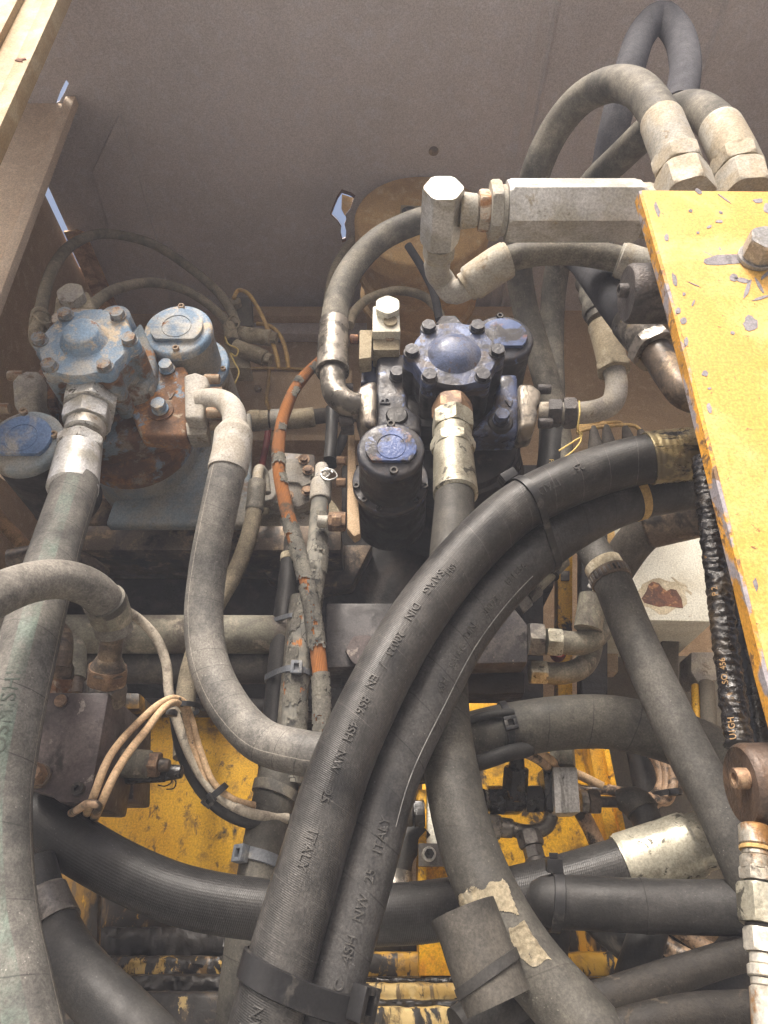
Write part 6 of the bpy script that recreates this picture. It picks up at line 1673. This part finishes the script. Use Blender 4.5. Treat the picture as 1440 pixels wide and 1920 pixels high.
MB().tube(PX((955, 1553, .80), (985, 1560, .80), (1008, 1558, .80), (1026, 1548, .80), (1034, 1528, .80)), .0075, n=20).obj('bent_tube', M['steel_oil'], vl)
MB().slab([(950, 1548), (990, 1546), (990, 1562), (950, 1568)], .795, .02, .002).obj('tee_body', M['steel_oil'], vl)
stack(vl, V(990, 1560, .795), V(1012, 1640, .785), [('nut', 'hex', 0, .36, 24, 24, M['steel_dark'], .1), ('nut', 'hex', .36, .66, 19, 19, M['steel_dark'], .4), ('ferrule', 'cyl', .62, 1.4, 20, 22, M['steel_dark'])])
vn = thing('union_nut', V(785, 1525, .82), 'oily union nut poking out between the black pair and the worn hose', 'nut')
stack(vn, V(752, 1527, .82), V(796, 1525, .82), [('stub', 'cyl', 0, .52, 22, 22, M['steel_oil']), ('nut', 'hex', .54, 1.0, 26, 26, M['grease'], .2)])
p = PX((790, 1550, .86), (768, 1575, .86), (750, 1600, .86), (742, 1640, .86), (738, 1700, .85))
hb = hose('bent black hose hidden behind the rear hose of the front pair', p, .0165, M['hose_dark'])
sleeve(hb, p, (742, 1630), (739, 1690), .0180, M['steel_oil'], 'ferrule')
tag(MB().tube(PX((770, 1460, .84), (800, 1458, .84), (840, 1450, .84)), .0065, n=14).obj('cable_sheath', M['hose_dark'], None), 'thin black sheath end beside the worn centre hose', 'cable')

cable('upper beige wire leaving the black sheath end', [(985, 1405, .745), (1005, 1410, .75), (1030, 1424, .77), (1050, 1440, .82), (1090, 1455, .83), (1130, 1475, .83)], .0050, M['cable'], 'beige wires at the silver block')
cable('lower beige wire leaving the black sheath end', [(985, 1412, .745), (1003, 1420, .75), (1025, 1436, .775), (1045, 1455, .83), (1090, 1480, .835), (1140, 1482, .83), (1190, 1496, .83)], .0050, M['cable_dirty'], 'beige wires at the silver block')
cable('outer looped grimy cable under the arched hose', [(1230, 1390, .86), (1256, 1425, .86), (1262, 1465, .855), (1252, 1500, .85), (1230, 1500, .845), (1190, 1490, .84), (1140, 1480, .835)], .0056, M['cable_dirty'], 'grimy cable loop under the arched hose')
cable('middle looped grimy cable under the arched hose', [(1218, 1390, .865), (1244, 1425, .865), (1250, 1468, .86), (1244, 1494, .855), (1222, 1510, .85), (1180, 1512, .845)], .0056, M['cable_dirty'], 'grimy cable loop under the arched hose')
cable('inner looped grimy cable under the arched hose', [(1206, 1400, .87), (1232, 1430, .87), (1240, 1465, .865), (1232, 1486, .86), (1212, 1498, .855), (1180, 1500, .85)], .0056, M['cable_dirty'], 'grimy cable loop under the arched hose')
knot('greasy black tie at the turn of the grimy cable loop', (1250, 1488), .855, .016, .016, .006, M['tie_black'], (1262, 1486))
p = PX((1190, 1385, .90), (1204, 1440, .90), (1214, 1520, .90), (1222, 1600, .90))
hose('black hose dropping behind the grimy cable loop', p, .0145, M['hose_dark'])
tag(MB().tube(PX((1088, 1520, .83), (1102, 1545, .83), (1118, 1580, .83), (1126, 1610, .83)), .0085, n=18, wob=.1).obj('cable', M['cable_dirty'], None), 'tar-blotched cable hanging below the silver block', 'cable')

# bottom right tangle
p = PX((1222, 1720, .68), (1212, 1760, .675), (1196, 1810, .67), (1182, 1860, .665), (1166, 1930, .66), (1150, 1990, .65))
hose('black hose standing upright below the dark sleeve', p, .0150, M['hose_dark'])
p = PX((1080, 1690, .78), (1130, 1735, .775), (1180, 1775, .77), (1235, 1820, .765), (1290, 1870, .76), (1340, 1920, .75))
hose('oily black hose slanting down to the right behind the upright one', p, .0150, M['oil_black'], wob=.05)
p = PX((840, 1960, .62), (950, 1925, .62), (1060, 1890, .62), (1180, 1855, .62), (1290, 1820, .615), (1400, 1785, .61), (1500, 1750, .60))
hose('greasy black hose rising to the right along the bottom edge', p, .0115, M['hose_greasy'], wob=.06)
p = PX((1040, 1990, .56), (1110, 1950, .56), (1200, 1918, .56), (1300, 1898, .56), (1400, 1892, .56), (1500, 1890, .56))
hose('grey oily hose in the bottom right corner', p, .0108, M['hose_greasy'], wob=.02)
p = PX((900, 1990, .72), (960, 1900, .73), (1000, 1840, .74), (1030, 1790, .75), (1040, 1740, .76), (1035, 1690, .76))
hose('black hose rising behind the worn centre hose at the bottom', p, .0150, M['hose_dark'])
p = PX((860, 1930, .60), (895, 1905, .605), (930, 1890, .61), (985, 1875, .62))
hose('short black hose end at the bottom below the split sleeve', p, .0135, M['hose_dark'])
cable('upper tan wire slanting out to the couplings at lower right', [(1225, 1712, .72), (1275, 1745, .71), (1330, 1780, .70), (1400, 1815, .69), (1460, 1840, .68)], .0070, M['cable_dirty'], 'tan wires at lower right')
cable('lower tan wire slanting out to the couplings at lower right', [(1215, 1745, .71), (1262, 1782, .70), (1310, 1806, .69), (1370, 1822, .685), (1450, 1835, .68)], .0078, M['cable_dirty'], 'tan wires at lower right')
cable('greasy black wire between the two tan ones', [(1230, 1735, .73), (1290, 1775, .72), (1360, 1810, .71), (1450, 1850, .70)], .0065, M['grease'], 'tan wires at lower right')
p = PX((1300, 1920, .66), (1350, 1850, .67), (1390, 1790, .68), (1430, 1740, .68), (1480, 1700, .68))
hose('black hose behind the tan wires at the lower right', p, .0190, M['hose_sleeve'])

# boots and wires behind the elbow hose
for i, (x, y, x1, y1) in enumerate(((1122, 862, 1112, 800), (1148, 860, 1136, 798), (1190, 852, 1172, 800), (1218, 846, 1200, 806))):
    t = thing('cable_boot', V(x, y, .84), ('grey rubber cable boot behind the black pair, first from the twine', 'grey rubber cable boot behind the black pair, second from the twine', 'grey rubber cable boot behind the black pair, third from the twine', 'grey rubber cable boot behind the black pair, nearest the plate')[i], 'cable boot', 'grey cable boots behind the black pair')
    a, b = V(x, y + 20, .84), V(x1, y1, .83)
    MB().lathe(a, b - a, [(0, .0165), (.02, .0160), (.0205, .0140), ((b - a).length * .9, .006), ((b - a).length, .004)], 28).obj('boot', M['hose_dim'], t)
    w = PX((x1, y1, .83), (x1 - 12, y1 - 8, .83), (1100, 796 + i * 3, .83), (1082, 800 + i * 4, .83))
    MB().tube(w, .0028, n=10).obj('wire', M['wire_ochre'], t)

# ---------------- haze added to stand in for lens glare ----------------
HAZE = 0.048
hb_ = MB().box((-4.2, -4.2, -1.05), (4.2, 4.2, ZC + .12), 0)
hm_ = bpy.data.materials.new('dusty_air'); hm_.use_nodes = True
ht_ = hm_.node_tree
for n_ in list(ht_.nodes):
    if n_.type == 'BSDF_PRINCIPLED': ht_.nodes.remove(n_)
pv_ = ht_.nodes.new('ShaderNodeVolumePrincipled')
pv_.inputs['Color'].default_value = (.82, .86, 1.0, 1)
pv_.inputs['Density'].default_value = HAZE
pv_.inputs['Anisotropy'].default_value = 0.0
ht_.links.new(pv_.outputs[0], ht_.nodes['Material Output'].inputs['Volume'])
hz_ = hb_.obj('haze', hm_)
hz_['kind'] = 'stuff'
